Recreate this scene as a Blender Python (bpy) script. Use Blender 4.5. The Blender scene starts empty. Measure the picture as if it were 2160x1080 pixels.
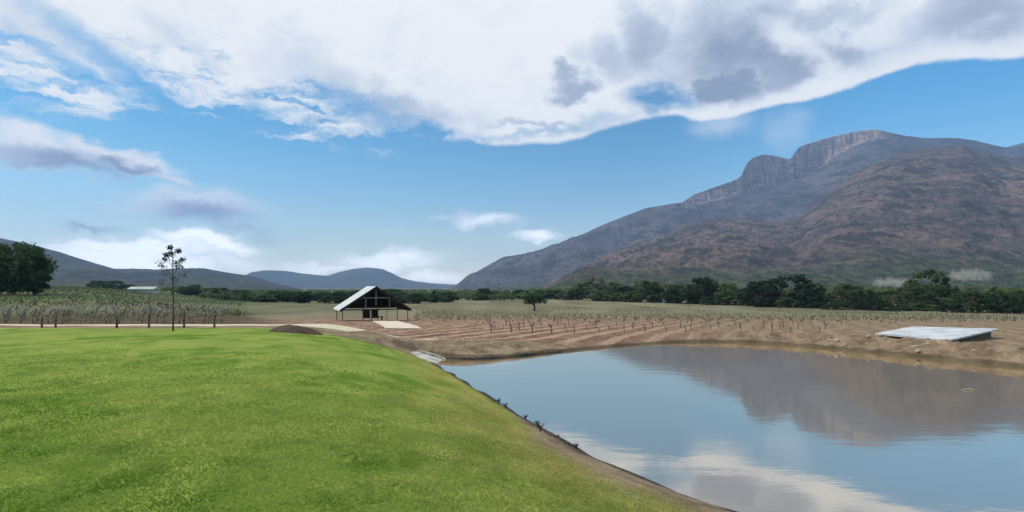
import bpy, math, random
import numpy as np
from math import radians as R
C3 = bpy.context.scene
rng = np.random.default_rng(7)
random.seed(7)

# ------------------------------------------------------------------ camera
F = 1287.0            # focal length in photo pixels (2160 wide)
HZ = 607.0            # row of the horizon
CZ = 3.2              # eye height over the pond water (z = 0)
cam = bpy.data.cameras.new("camera")
cam.sensor_width = 36.0
cam.lens = 36.0 * F / 2160.0
cam.shift_y = (HZ - 540.0) / 2160.0
cam.clip_start = 0.1
cam.clip_end = 60000
camo = bpy.data.objects.new("camera", cam)
camo.location = (0, 0, CZ)
camo.rotation_euler = (R(90), 0, 0)
C3.collection.objects.link(camo)
C3.camera = camo

# ------------------------------------------------------------------ light
SUN_EL, SUN_AZ = R(48), R(-72)        # azimuth clockwise from +Y
sun = bpy.data.lights.new("sun", 'SUN')
sun.energy = 2.4
sun.angle = R(0.6)
sun.color = (1.0, 0.95, 0.88)
suno = bpy.data.objects.new("sun", sun)
suno.rotation_euler = (R(90) - SUN_EL, 0, math.pi - SUN_AZ)
C3.collection.objects.link(suno)
C3.view_settings.view_transform = 'Standard'
C3.view_settings.look = 'None'
C3.view_settings.gamma = 1.0
C3.view_settings.exposure = 0.22
C3.cycles.volume_bounces = 1
C3.cycles.max_bounces = 6
C3.cycles.transparent_max_bounces = 6


def dirpx(px, py):
    """azimuth, elevation (radians) of a photo pixel's direction"""
    u = (px - 1080) / F
    v = (HZ - py) / F
    return math.atan(u), math.atan(v / math.sqrt(1 + u * u))


# ------------------------------------------------------------------ sky with clouds
class NT:
    """tiny node-graph helper"""
    def __init__(s, tree):
        s.t = tree
    def n(s, kind, **kw):
        nd = s.t.nodes.new(kind)
        for k, v in kw.items():
            setattr(nd, k, v)
        return nd
    def put(s, sock, v):
        if isinstance(v, bpy.types.NodeSocket):
            s.t.links.new(v, sock)
        elif v is not None:
            sock.default_value = v
    def m(s, op, a, b=None, c=None, clamp=False):
        nd = s.n('ShaderNodeMath', operation=op)
        nd.use_clamp = clamp
        for i, v in enumerate((a, b, c)):
            if v is not None:
                s.put(nd.inputs[i], v)
        return nd.outputs[0]
    def step(s, x, a, b, lo=0.0, hi=1.0):
        nd = s.n('ShaderNodeMapRange', interpolation_type='SMOOTHSTEP')
        s.put(nd.inputs[0], x)
        for i, v in zip((1, 2, 3, 4), (a, b, lo, hi)):
            s.put(nd.inputs[i], v)
        return nd.outputs[0]
    def mix(s, f, a, b):
        nd = s.n('ShaderNodeMix', data_type='RGBA')
        s.put(nd.inputs[0], f)
        for i, v in ((6, a), (7, b)):
            if isinstance(v, tuple) and len(v) == 3:
                v = v + (1.0,)
            s.put(nd.inputs[i], v)
        return nd.outputs[2]
    def map(s, v, loc=(0, 0, 0), rot=(0, 0, 0), sc=(1, 1, 1), kind='POINT'):
        nd = s.n('ShaderNodeMapping', vector_type=kind)
        s.put(nd.inputs[0], v)
        nd.inputs[1].default_value = loc
        nd.inputs[2].default_value = rot
        nd.inputs[3].default_value = sc
        return nd.outputs[0]
    def noise(s, v, scale, detail=4.0, rough=0.55, dist=0.0, out=0):
        nd = s.n('ShaderNodeTexNoise')
        s.put(nd.inputs['Vector'], v)
        nd.inputs['Scale'].default_value = scale
        nd.inputs['Detail'].default_value = detail
        nd.inputs['Roughness'].default_value = rough
        nd.inputs['Distortion'].default_value = dist
        return nd.outputs[out]


def build_sky():
    w = bpy.data.worlds.new("World")
    C3.world = w
    w.use_nodes = True
    t = w.node_tree
    t.nodes.clear()
    g = NT(t)
    sky = g.n('ShaderNodeTexSky', sky_type='NISHITA')
    sky.sun_disc = False
    sky.sun_elevation = SUN_EL
    sky.sun_rotation = SUN_AZ
    sky.air_density = 1.25
    sky.dust_density = 0.8
    sky.ozone_density = 2.5
    tc = g.n('ShaderNodeTexCoord')
    sp = g.n('ShaderNodeSeparateXYZ')
    t.links.new(tc.outputs['Generated'], sp.inputs[0])
    X, Y, Z = sp.outputs
    az = g.m('ARCTAN2', X, Y)
    el = g.m('ARCSINE', Z)
    cb = g.n('ShaderNodeCombineXYZ')
    t.links.new(az, cb.inputs[0]); t.links.new(el, cb.inputs[1])
    P = cb.outputs[0]
    # warp of the coordinates by noise gives ragged cloud outlines
    def warped(scale, amt, detail=5.0, sc=(1, 1.6, 1)):
        nz = g.noise(g.map(P, sc=sc), scale, detail, 0.6, 0.0, out=1)
        s1 = g.n('ShaderNodeVectorMath', operation='SUBTRACT')
        t.links.new(nz, s1.inputs[0]); s1.inputs[1].default_value = (.5, .5, .5)
        s2 = g.n('ShaderNodeVectorMath', operation='SCALE')
        t.links.new(s1.outputs[0], s2.inputs[0]); s2.inputs['Scale'].default_value = amt
        s3 = g.n('ShaderNodeVectorMath', operation='ADD')
        t.links.new(P, s3.inputs[0]); t.links.new(s2.outputs[0], s3.inputs[1])
        return s3.outputs[0]
    Pw = warped(14, 0.07)
    Pw2 = warped(26, 0.045)
    Pw3 = warped(11, 0.13, 6.0, (1, 1.4, 1))
    def blob(px, py, wx, wy, rot=0.0, soft=0.6, src=None, amp=1.0):
        a, e = dirpx(px, py)
        v = g.map(src or Pw, loc=(a, e, 0), rot=(0, 0, R(rot)), sc=(wx / F, wy / F, 1), kind='TEXTURE')
        ln = g.n('ShaderNodeVectorMath', operation='LENGTH')
        t.links.new(v, ln.inputs[0])
        return g.step(ln.outputs['Value'], 1.0 + soft * .5, 1.0 - soft, 0.0, amp)
    def union(lst):
        o = lst[0]
        for x in lst[1:]:
            o = g.m('MAXIMUM', o, x)
        return o
    # ---- main deck: lower edge as a curve over azimuth
    edge = [(-3.14, 140), (-1.0, 240)]
    fc = g.n('ShaderNodeFloatCurve')
    pts = [(0, 215), (150, 245), (300, 235), (450, 262), (600, 285), (760, 292), (900, 302), (1000, 308), (1100, 307), (1200, 300),
           (1300, 268), (1400, 246), (1500, 258), (1600, 234), (1700, 212), (1800, 182), (1900, 152), (1980, 135), (2160, 122)]
    cu = fc.mapping.curves[0]
    conv = [(-1.6, .30)]
    for px, py in pts:
        conv.append(dirpx(px, py))
    conv.append((1.6, .42))
    A0, A1 = -1.6, 1.6
    cps = [((a - A0) / (A1 - A0), e / 0.6) for a, e in conv]
    cu.points[0].location = cps[0]
    cu.points[1].location = cps[-1]
    for p in cps[1:-1]:
        cu.points.new(*p)
    fc.mapping.update()
    azn = g.m('DIVIDE', g.m('SUBTRACT', az, A0), A1 - A0)
    t.links.new(azn, fc.inputs['Value'])
    eb = g.m('MULTIPLY', fc.outputs[0], 0.6)
    hgt = g.m('SUBTRACT', el, eb)                       # height over the deck's lower edge
    # wispy streaks on the left, falling to the right
    streak = g.noise(g.map(Pw2, rot=(0, 0, R(28)), sc=(1.3, 6.5, 1)), 6.0, 6.0, 0.62, 0.3)
    lump = g.noise(g.map(P, sc=(1, 1.8, 1)), 11.0, 6.0, 0.6, 0.2)
    leftw = g.step(az, dirpx(1180, 0)[0], dirpx(560, 0)[0])
    n_l = g.m('MULTIPLY', g.m('SUBTRACT', streak, 0.50), 0.34)
    n_r = g.m('MULTIPLY', g.m('SUBTRACT', lump, 0.5), 0.022)
    nz = g.m('ADD', g.m('MULTIPLY', n_l, leftw), g.m('MULTIPLY', n_r, g.m('SUBTRACT', 1.0, leftw)))
    soft = g.m('ADD', 0.006, g.m('MULTIPLY', leftw, 0.05))
    hh = g.m('ADD', g.m('ADD', hgt, nz), g.m('MULTIPLY', leftw, -0.022))
    deck = g.step(g.m('DIVIDE', hh, soft), -0.4, 1.0)
    # blue gaps in the deck
    gaps = union([
        blob(1390, 207, 78, 26, -8, .7, Pw2, .95),
        blob(330, 205, 250, 24, -33, .9, Pw2, .85),
        blob(160, 145, 120, 18, -25, .9, Pw2, .7),
        blob(780, 235, 150, 30, -18, 1.0, Pw2, .7),
        blob(60, 225, 130, 18, -12, 1.0, Pw2, .6),
        blob(1150, 282, 200, 10, 4, 1.0, Pw2, .55),
        blob(1250, 260, 120, 14, 12, 1.0, Pw2, .45),
        blob(560, 235, 60, 20, -38, 1.0, Pw2, .45),
        blob(690, 195, 70, 14, -35, 1.0, Pw2, .5),
    ])
    thin = g.m('MULTIPLY', g.step(g.noise(g.map(Pw2, rot=(0, 0, R(30)), sc=(1.2, 4.5, 1)), 9.0, 6, .6), .52, .75), g.m('MULTIPLY', leftw, g.step(hgt, .19, .0, 0, .85)))
    cover = g.m('MULTIPLY', deck, g.m('SUBTRACT', 1.0, g.m('MAXIMUM', gaps, thin)))
    # ---- small clouds under the deck
    lows_grey = union([
        blob(95, 322, 125, 30, -6, .6), blob(250, 330, 100, 22, -12, .6),
        blob(60, 295, 90, 26, -10, .8), blob(345, 372, 55, 8, -12, .8),
        blob(415, 436, 125, 36, 0, .8), blob(190, 484, 60, 8, 0, .9, None, .8), blob(500, 480, 120, 16, -6, 1.0, None, .6),
        blob(430, 462, 90, 14, -3, .9, None, .7), blob(270, 436, 80, 10, 0, 1.0, None, .45), blob(560, 498, 100, 8, 0, 1.0, None, .5),
    ])
    lows_white = union([
        blob(300, 530, 200, 24, 0, .7), blob(430, 512, 105, 20, -6, .6), blob(270, 556, 230, 34, -4, .8), blob(480, 550, 130, 26, -10, 1.0, None, .8),
        blob(1030, 463, 75, 22, 0, .9, None, .9), blob(1130, 494, 60, 16, 0, .9, None, .9), blob(940, 458, 60, 8, 0, 1., None, .4),
        blob(820, 548, 150, 24, 0, .9, None, .85), blob(700, 566, 200, 22, 0, 1., None, .75), blob(900, 585, 200, 30, 0, 1., None, .8),
        blob(820, 476, 50, 7, 0, 1., None, .3), blob(1530, 262, 60, 28, 0, 1.0, None, .45), blob(1660, 270, 40, 40, 0, 1., None, .25),
    ])
    haze_band = g.step(el, 0.16, 0.0, 0.0, 0.42)
    cover_all = g.m('MAXIMUM', g.m('MAXIMUM', cover, lows_grey), g.m('MAXIMUM', lows_white, haze_band))
    # ---- shade of the cloud (its own thickness)
    thick = union([
        blob(1545, 110, 190, 95, -5, .9, Pw3, .95), blob(1545, 185, 75, 42, 0, .5, Pw3, 1.0), blob(1650, 140, 75, 45, 0, .6, Pw3, .9),
        blob(1370, 70, 70, 75, 0, .8, Pw3, .75), blob(1205, 185, 55, 26, 0, .7, Pw3, .8), blob(1290, 120, 80, 40, 0, .9, Pw3, .5),
        blob(1800, 105, 55, 36, 0, .8, Pw3, .75), blob(1740, 40, 120, 30, 0, .9, Pw3, .6), blob(2060, 20, 130, 45, 0, .8, Pw3, .75),
        blob(1980, 90, 220, 60, 0, 1.0, Pw3, .45), blob(830, 225, 190, 36, -12, 1.0, Pw3, .55), blob(60, 60, 160, 50, -10, 1., Pw3, .28),
        blob(360, 90, 120, 30, -20, 1.0, Pw3, .22), blob(620, 130, 80, 60, 0, 1.0, Pw3, .3), blob(1120, 275, 180, 10, 3, 1., Pw3, .6),
        blob(900, 268, 180, 14, -3, 1.0, Pw3, .5),
    ])
    cut = g.m('MULTIPLY', blob(1660, 85, 60, 26, -30, .8, None, .8), 1.0)
    thick = g.m('MULTIPLY', thick, g.m('SUBTRACT', 1.0, cut))
    bump = g.noise(Pw, 9.0, 6, .62)
    fine = g.noise(Pw2, 22.0, 5, .6)
    # flat grey bases of the small clouds
    base_sh = union([blob(150, 345, 130, 22, -3, .9), blob(430, 452, 105, 28, 0, .9), blob(190, 484, 60, 10, 0, 1.), blob(260, 345, 60, 12, -10, .9),
                     blob(500, 482, 130, 20, -5, 1., None, .7), blob(460, 545, 130, 14, -8, 1., None, .35)])
    dark = g.m('MAXIMUM', thick, base_sh)
    dark = g.m('ADD', dark, g.m('MULTIPLY', g.m('SUBTRACT', bump, .5), .55))
    dark = g.m('ADD', dark, g.m('MULTIPLY', g.m('SUBTRACT', fine, .5), .25), clamp=True)
    rim = g.m('MULTIPLY', g.step(hh, .035, .008), g.m('SUBTRACT', 1.0, leftw))
    lit = g.m('MAXIMUM', g.m('MULTIPLY', rim, .75), g.m('MULTIPLY', lows_white, g.step(el, .16, .12, 0, .8)))
    dark = g.m('MULTIPLY', dark, g.m('SUBTRACT', 1.0, lit))
    dark = g.m('MULTIPLY', dark, .96)
    cr = g.n('ShaderNodeValToRGB')
    cr.color_ramp.elements[0].position = 0.0
    cr.color_ramp.elements[0].color = (.85, .86, .865, 1)
    cr.color_ramp.elements[1].position = 1.0
    cr.color_ramp.elements[1].color = (.22, .27, .38, 1)
    e2 = cr.color_ramp.elements.new(.36)
    e2.color = (.60, .655, .74, 1)
    t.links.new(dark, cr.inputs[0])
    # sky tint
    tint = g.n('ShaderNodeMix', data_type='RGBA', blend_type='MULTIPLY')
    tint.inputs[0].default_value = 1.0
    t.links.new(sky.outputs[0], tint.inputs[6])
    t.links.new(g.mix(g.step(el, 0.0, .30), (.84, 1.0, 1.02), (.19, .60, .80)), tint.inputs[7])
    rgt = g.m('ADD', .12, g.m('MULTIPLY', g.step(az, .15, .6), .055))
    b1 = g.n('ShaderNodeBackground'); t.links.new(tint.outputs[2], b1.inputs[0]); t.links.new(rgt, b1.inputs[1])
    b2 = g.n('ShaderNodeBackground'); t.links.new(cr.outputs[0], b2.inputs[0]); t.links.new(g.m('ADD', 1.0, g.m('MULTIPLY', g.m('MULTIPLY', lows_white, g.step(el, .15, .08)), .7)), b2.inputs[1])
    mx = g.n('ShaderNodeMixShader')
    t.links.new(cover_all, mx.inputs[0]); t.links.new(b1.outputs[0], mx.inputs[1]); t.links.new(b2.outputs[0], mx.inputs[2])
    out = g.n('ShaderNodeOutputWorld')
    t.links.new(mx.outputs[0], out.inputs[0])
    w.cycles.sampling_method = 'MANUAL'
    w.cycles.sample_map_resolution = 512


SKY_TINT = (0.9, 1.05, 1.0, 1)
build_sky()

# ------------------------------------------------------------------ helpers
COL = C3.collection
MAT = {}


def material(name, build=None, color=(.5, .5, .5), rough=.9, spec=.2):
    m = bpy.data.materials.new(name)
    m.use_nodes = True
    t = m.node_tree
    bs = t.nodes['Principled BSDF']
    bs.inputs['Base Color'].default_value = tuple(color) + (1,)
    bs.inputs['Roughness'].default_value = rough
    bs.inputs['Specular IOR Level'].default_value = spec
    if build:
        build(NT(t), t, bs)
    MAT[name] = m
    return m


def noisy(c1, c2, scale=5.0, detail=4, bump=0.0, rough=.9, mid=(.35, .65), coord='Object', spec=.2):
    def b(g, t, bs):
        tc = g.n('ShaderNodeTexCoord')
        v = tc.outputs[coord]
        f = g.step(g.noise(v, scale, detail, .6), mid[0], mid[1])
        t.links.new(g.mix(f, c1, c2), bs.inputs['Base Color'])
        if bump:
            bp = g.n('ShaderNodeBump')
            bp.inputs['Strength'].default_value = bump
            bp.inputs['Distance'].default_value = .05
            t.links.new(g.noise(v, scale * 3, 5, .6), bp.inputs['Height'])
            t.links.new(bp.outputs[0], bs.inputs['Normal'])
    return b


def np_mesh(name, verts, faces, mat=None, smooth=False):
    """verts (n,3), faces (m,k) arrays"""
    me = bpy.data.meshes.new(name)
    verts = np.asarray(verts, dtype=np.float32)
    faces = np.asarray(faces, dtype=np.int32)
    nf, k = faces.shape
    me.vertices.add(len(verts))
    me.vertices.foreach_set('co', verts.ravel())
    me.loops.add(nf * k)
    me.loops.foreach_set('vertex_index', faces.ravel())
    me.polygons.add(nf)
    me.polygons.foreach_set('loop_start', np.arange(0, nf * k, k, dtype=np.int32))
    me.polygons.foreach_set('loop_total', np.full(nf, k, dtype=np.int32))
    me.update(calc_edges=True)
    if smooth:
        me.polygons.foreach_set('use_smooth', np.ones(nf, dtype=bool))
    if mat:
        me.materials.append(mat)
    return me


class MB:
    """collects shapes into one mesh"""
    def __init__(s):
        s.v, s.f = [], []
    def add(s, vs, fs):
        o = len(s.v)
        s.v += [tuple(p) for p in vs]
        s.f += [tuple(i + o for i in f) for f in fs]
    def hexa(s, p):      # 8 corners: bottom 4 then top 4
        s.add(p, [(3, 2, 1, 0), (4, 5, 6, 7), (0, 1, 5, 4), (1, 2, 6, 5), (2, 3, 7, 6), (3, 0, 4, 7)])
    def box(s, c, sz):
        x, y, z = c; a, b, h = [q / 2 for q in sz]
        s.hexa([(x - a, y - b, z - h), (x + a, y - b, z - h), (x + a, y + b, z - h), (x - a, y + b, z - h),
                (x - a, y - b, z + h), (x + a, y - b, z + h), (x + a, y + b, z + h), (x - a, y + b, z + h)])
    def tube(s, pts, rad, n=7, cap=True):
        pts = [np.array(p, float) for p in pts]
        o = len(s.v)
        for i, p in enumerate(pts):
            d = pts[min(i + 1, len(pts) - 1)] - pts[max(i - 1, 0)]
            d /= (np.linalg.norm(d) + 1e-9)
            a = np.cross(d, (0.13, 1, .07)); a /= (np.linalg.norm(a) + 1e-9)
            b = np.cross(d, a)
            for k in range(n):
                an = 2 * math.pi * k / n
                s.v.append(tuple(p + rad[i] * (a * math.cos(an) + b * math.sin(an))))
        for i in range(len(pts) - 1):
            for k in range(n):
                k2 = (k + 1) % n
                s.f.append((o + i * n + k, o + i * n + k2, o + (i + 1) * n + k2, o + (i + 1) * n + k))
        if cap:
            s.f.append(tuple(o + k for k in range(n))[::-1])
            s.f.append(tuple(o + (len(pts) - 1) * n + k for k in range(n)))
    def mesh(s, name, mat, smooth=False):
        me = bpy.data.meshes.new(name)
        me.from_pydata(s.v, [], s.f)
        me.update()
        me.materials.append(mat)
        if smooth:
            me.polygons.foreach_set('use_smooth', np.ones(len(me.polygons), dtype=bool))
        return me
    def build(s, name, mat, parent=None, smooth=False):
        return link(name, s.mesh(name, mat, smooth), parent)


def link(name, me, parent=None):
    o = bpy.data.objects.new(name, me)
    COL.objects.link(o)
    if parent:
        o.parent = parent
    return o


def thing(name, loc, label, cat, group=None, rz=0.0):
    o = bpy.data.objects.new(name, None)
    o.empty_display_size = .3
    COL.objects.link(o)
    o.location = loc
    o.rotation_euler = (0, 0, rz)
    return tag(o, label, cat, group)


def tag(o, label, cat=None, group=None, kind=None):
    if label: o['label'] = label
    if cat: o['category'] = cat
    if group: o['group'] = group
    if kind: o['kind'] = kind
    return o


def copy_thing(root, loc, rz, sc, label, group):
    r = root.copy(); COL.objects.link(r)
    r.location = loc; r.rotation_euler = (0, 0, rz)
    r.scale = sc if isinstance(sc, tuple) else (sc, sc, sc)
    r['label'] = label
    if group: r['group'] = group
    elif 'group' in r: del r['group']
    for ch in list(root.children):
        c = ch.copy(); COL.objects.link(c); c.parent = r
    return r


# ---- numpy noise
def _hash(ix, iy, seed):
    h = (ix.astype(np.int64) * 374761393 + iy.astype(np.int64) * 668265263 + seed * 1442695041) & 0xFFFFFFFF
    h = ((h ^ (h >> 13)) * 1274126177) & 0xFFFFFFFF
    h = h ^ (h >> 16)
    return (h & 0xFFFF) / 65535.0 * 2 - 1


def vnoise(x, y, seed=0):
    ix, iy = np.floor(x), np.floor(y)
    fx, fy = x - ix, y - iy
    ux, uy = fx * fx * fx * (fx * (fx * 6 - 15) + 10), fy * fy * fy * (fy * (fy * 6 - 15) + 10)
    ix = ix.astype(np.int64); iy = iy.astype(np.int64)
    def gr(a, b):
        th = _hash(ix + a, iy + b, seed) * math.pi
        return np.cos(th) * (fx - a) + np.sin(th) * (fy - b)
    n00, n10, n01, n11 = gr(0, 0), gr(1, 0), gr(0, 1), gr(1, 1)
    return (n00 + ux * (n10 - n00) + uy * (n01 - n00) + ux * uy * (n00 - n10 - n01 + n11)) * 1.5


def fbm(x, y, oct=5, seed=0, gain=.5, ridged=False):
    s = np.zeros_like(x, dtype=float); a = 1.0; tot = 0
    for i in range(oct):
        n = vnoise(x * 2 ** i + 17.3 * i, y * 2 ** i - 9.1 * i, seed + i)
        if ridged:
            n = 1 - 2 * np.abs(n)
        s += a * n; tot += a; a *= gain
    return s / tot


def sstep(x, a, b):
    t = np.clip((x - a) / (b - a), 0, 1)
    return t * t * (3 - 2 * t)


# ------------------------------------------------------------------ terrain
def wpx(px, py, z=0.0):
    d = (CZ - z) * F / (py - HZ)
    return ((px - 1080) / F * d, d)


def at(px, d):
    return (px - 1080) / F * d


near_pts = [(1515, 1080), (1380, 1028), (1240, 966), (1130, 903), (1050, 852), (1000, 822), (930, 778), (880, 753)]
far_pts = [(900, 752), (945, 758), (1040, 758), (1150, 746), (1250, 736), (1350, 727), (1450, 722), (1550, 722), (1650, 727),
           (1800, 740), (1950, 755), (2160, 777)]
POND = [(12, 3.2), (6.5, 5.2), (4.2, 7.2)] + [wpx(*p) for p in near_pts] + [wpx(*p) for p in far_pts] + \
       [(24, 20), (29, 13), (28, 6), (22, 2.5)]


def smooth_closed(pts, n=4):
    pts = np.array(pts)
    for _ in range(2):
        q = .75 * pts + .25 * np.roll(pts, -1, 0)
        r = .25 * pts + .75 * np.roll(pts, -1, 0)
        pts = np.stack([q, r], 1).reshape(-1, 2)
    return pts


PONDS = smooth_closed(POND)
# ragged edge
_a = PONDS - np.roll(PONDS, 1, 0)


def pond_sd(x, y):
    """signed distance to the pond outline, + outside"""
    x = np.asarray(x, float); y = np.asarray(y, float)
    best = np.full(x.shape, 1e9); inside = np.zeros(x.shape, bool)
    n = len(PONDS)
    for i in range(n):
        ax, ay = PONDS[i]; bx, by = PONDS[(i + 1) % n]
        ex, ey = bx - ax, by - ay
        t = np.clip(((x - ax) * ex + (y - ay) * ey) / (ex * ex + ey * ey + 1e-12), 0, 1)
        best = np.minimum(best, (x - ax - t * ex) ** 2 + (y - ay - t * ey) ** 2)
        cond = (ay > y) != (by > y)
        with np.errstate(divide='ignore', invalid='ignore'):
            xi = ax + (y - ay) * ex / (ey if abs(ey) > 1e-9 else 1e-9)
        inside ^= cond & (x < xi)
    return np.sqrt(best) * np.where(inside, -1, 1)


def weights(x, y):
    d = np.hypot(x, y)
    dd = np.clip(y, 1, None)
    u = np.where(y > 1, x / dd, np.sign(x) * 5)
    k = np.clip((dd - 30) / 60, 0, 1)
    a = -.13 - .30 * k; b = -.30 - .45 * k
    wl = sstep(u, a, b)
    # near side of the pond: the line (-5,30) .. (3,8.7) .. (14,2)
    c1 = (x + 5) * (8.7 - 30) - (y - 30) * (3 + 5)
    c1 = -c1 / math.hypot(8, 21.3)          # + on the right of the line
    c2 = (x - 3) * (2 - 8.7) - (y - 8.7) * (14 - 3)
    c2 = -c2 / math.hypot(11, 6.7)
    c3 = np.where(y < 3, (3 - y), 0)
    side = np.minimum(c1, c2)
    wn = sstep(side, 3.0, -.5) * sstep(y, 31, 27)
    wn = np.maximum(wn, sstep(y, 8, 2) * sstep(x, 40, 25))
    return wl, np.maximum(wl * 1.0, wn)


def height(x, y, detail=True):
    x = np.asarray(x, float); y = np.asarray(y, float)
    d = np.hypot(x, y)
    dy = np.maximum(y, d * .3)
    wl, w = weights(x, y)
    plain = np.interp(dy, [0, 30, 40, 50, 70, 100, 150, 250, 1e5], [.42, .38, .2, .0, -.6, -1.8, -3.2, -3.2, -3.2])
    left = np.interp(dy, [0, 20, 26, 30.5, 40, 50, 80, 120, 300, 600, 1500, 1e5], [1.55, 1.55, 1.48, 1.37, .80, .44, .9, 1.9, 3.3, 4.5, 8, 8])
    h = plain * (1 - w) + left * w
    s = pond_sd(x, y) if True else 0
    # raised spoil bank at the far left corner of the pond
    bx, by = at(940, 31), 31.0
    corner = np.exp(-(((x - bx) / 4.5) ** 2 + ((y - by) / 2.6) ** 2))
    h = h + .16 * corner * (1 - .3 * w)
    rb = np.exp(-(((s - 2.2) / 1.3) ** 2)) * sstep(x, 9, 15) * sstep(y, 10, 16)
    h = h + .10 * rb
    bw = np.where(w > .5, 2.6 + 4.0 * sstep(w, .5, 1), 2.6) * (1 - .25 * corner)
    t = np.clip(s / bw, 0, 1)
    prof = 1 - (1 - t) ** 1.7
    lip = .07 * sstep(s, 0, .12)
    hb = lip + (h - lip) * prof
    under = -.02 + s * .55
    h = np.where(s > 0, hb, np.maximum(under, -1.6))
    if detail:
        k = sstep(s, -.1, .6)
        h = h + .05 * fbm(x / 3.1, y / 3.1, 3, 3) * k
        rough_bank = sstep(x, 7, 13) * sstep(y, 12, 17) * sstep(s, 6, 3) * sstep(s, 0, .8)
        h = h + rough_bank * (.34 * fbm(x / 1.5, y / 1.0, 5, 91, .6, True) - .06)
        earth = (1 - w) * sstep(d, 90, 40)
        h = h + earth * k * (.10 * fbm(x / .9, y / .9, 4, 11, .6, True) - .05)
        h = h + .25 * fbm(x / 40., y / 40., 3, 21) * sstep(d, 60, 150)
        h = h + w * sstep(s, 1.0, 0.0) * k * .05 * fbm(x / .35, y / .35, 3, 31)
    return h


def hz(x, y):
    return float(height(np.array([x]), np.array([y]))[0])


# polar sheet
def az_list():
    a = list(np.linspace(-46, 46, 760))
    b = list(np.linspace(46, 314, 150))[1:-1]
    return np.radians(np.array(a + b))


AZ = az_list()
RR = np.concatenate([[0.4], np.geomspace(2.2, 9, 90)[:-1], np.geomspace(9, 60, 330)[:-1], np.geomspace(60, 700, 150)[:-1], np.geomspace(700, 5900, 60)])
AA, RD = np.meshgrid(AZ, RR)
GX = RD * np.sin(AA); GY = RD * np.cos(AA)
GZ = height(GX, GY)
S_ = pond_sd(GX, GY)
WL, WW = weights(GX, GY)
nr, na = GX.shape
idx = np.arange(nr * na).reshape(nr, na)
q = np.stack([idx[:-1, :], np.roll(idx, -1, 1)[:-1, :], np.roll(idx, -1, 1)[1:, :], idx[1:, :]], -1).reshape(-1, 4)
cx = GX.ravel()[q].mean(1); cy = GY.ravel()[q].mean(1); cs = S_.ravel()[q].mean(1); cw = WW.ravel()[q].mean(1)
edge_n = .35 * fbm(cx / 1.3, cy / 1.3, 3, 41)
# zone masks, kept on the vertices for the ground material
LAWN_FAR = 25.9


def lawn_mask(x, y, s, w):
    n = .5 * fbm(x / 1.5, y / 1.5, 3, 51)
    far = LAWN_FAR + n * .5 + np.where(x > -9, (x + 9) * .12, 0) + .25 * np.sin(x * .9)
    a = sstep(y, far + .25, far - .25)
    # dry bare strip near the water, wider towards the camera
    strip = np.interp(y, [0, 7, 9, 10.5, 12, 15, 22, 30], [2.6, 2.4, 2.1, 1.5, .85, .25, .10, .05])
    b = sstep(s + n * .5 * strip, strip * .55, strip * 1.25)
    return a * b * sstep(w, .4, .6)


def dry_mask(x, y, s, w):
    strip = np.interp(y, [0, 7, 9, 12, 15, 22, 30], [4.2, 4.0, 3.6, 3.0, 2.2, 1.6, 1.0])
    return sstep(s + .8 * fbm(x / 1.1, y / 1.1, 3, 61), strip * 1.5, strip * .2)


def road_mask(x, y):
    c = np.interp(x, [-40, -24, -18, -12, -8, -5, -3, 0], [29.9, 29.6, 29.6, 30.2, 31.0, 32.5, 34, 38])
    hw = np.interp(x, [-40, -20, -14, -8, -4], [.9, 1.0, 1.5, 1.6, .9])
    n = .5 * fbm(x / 1.2, y / 1.2, 3, 71)
    return sstep(np.abs(y - c) + n * .6, hw + .25, hw - .25) * sstep(x, -2.5, -5)


lm = lawn_mask(GX, GY, S_, WW)
rm = road_mask(GX, GY)
dm = dry_mask(GX, GY, S_, WW)
DD = np.hypot(GX, GY)
UU = np.where(GY > 1, GX / np.maximum(GY, 1), 5 * np.sign(GX))
# red ploughed soil between road and middle distance, centre left
soil = sstep(DD, 31, 34) * sstep(DD, 150, 60) * np.clip(1 - sstep(UU, .05, .55), 0.25, 1)
vine_ground = sstep(DD, 34, 39) * sstep(UU, -.34, -.46) * sstep(DD, 84, 66)
green = np.maximum(sstep(DD, 60, 170), sstep(DD, 58, 74) * sstep(UU, -.36, -.48))
ground_cols = np.stack([lm, rm, soil, green], -1).reshape(-1, 4)
extra_cols = np.stack([dm, sstep(S_, 1.0, -.1), sstep(UU, -.15, -.45) * np.maximum(sstep(DD, 140, 260), sstep(UU, -.36, -.48)), vine_ground], -1).reshape(-1, 4)


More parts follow.
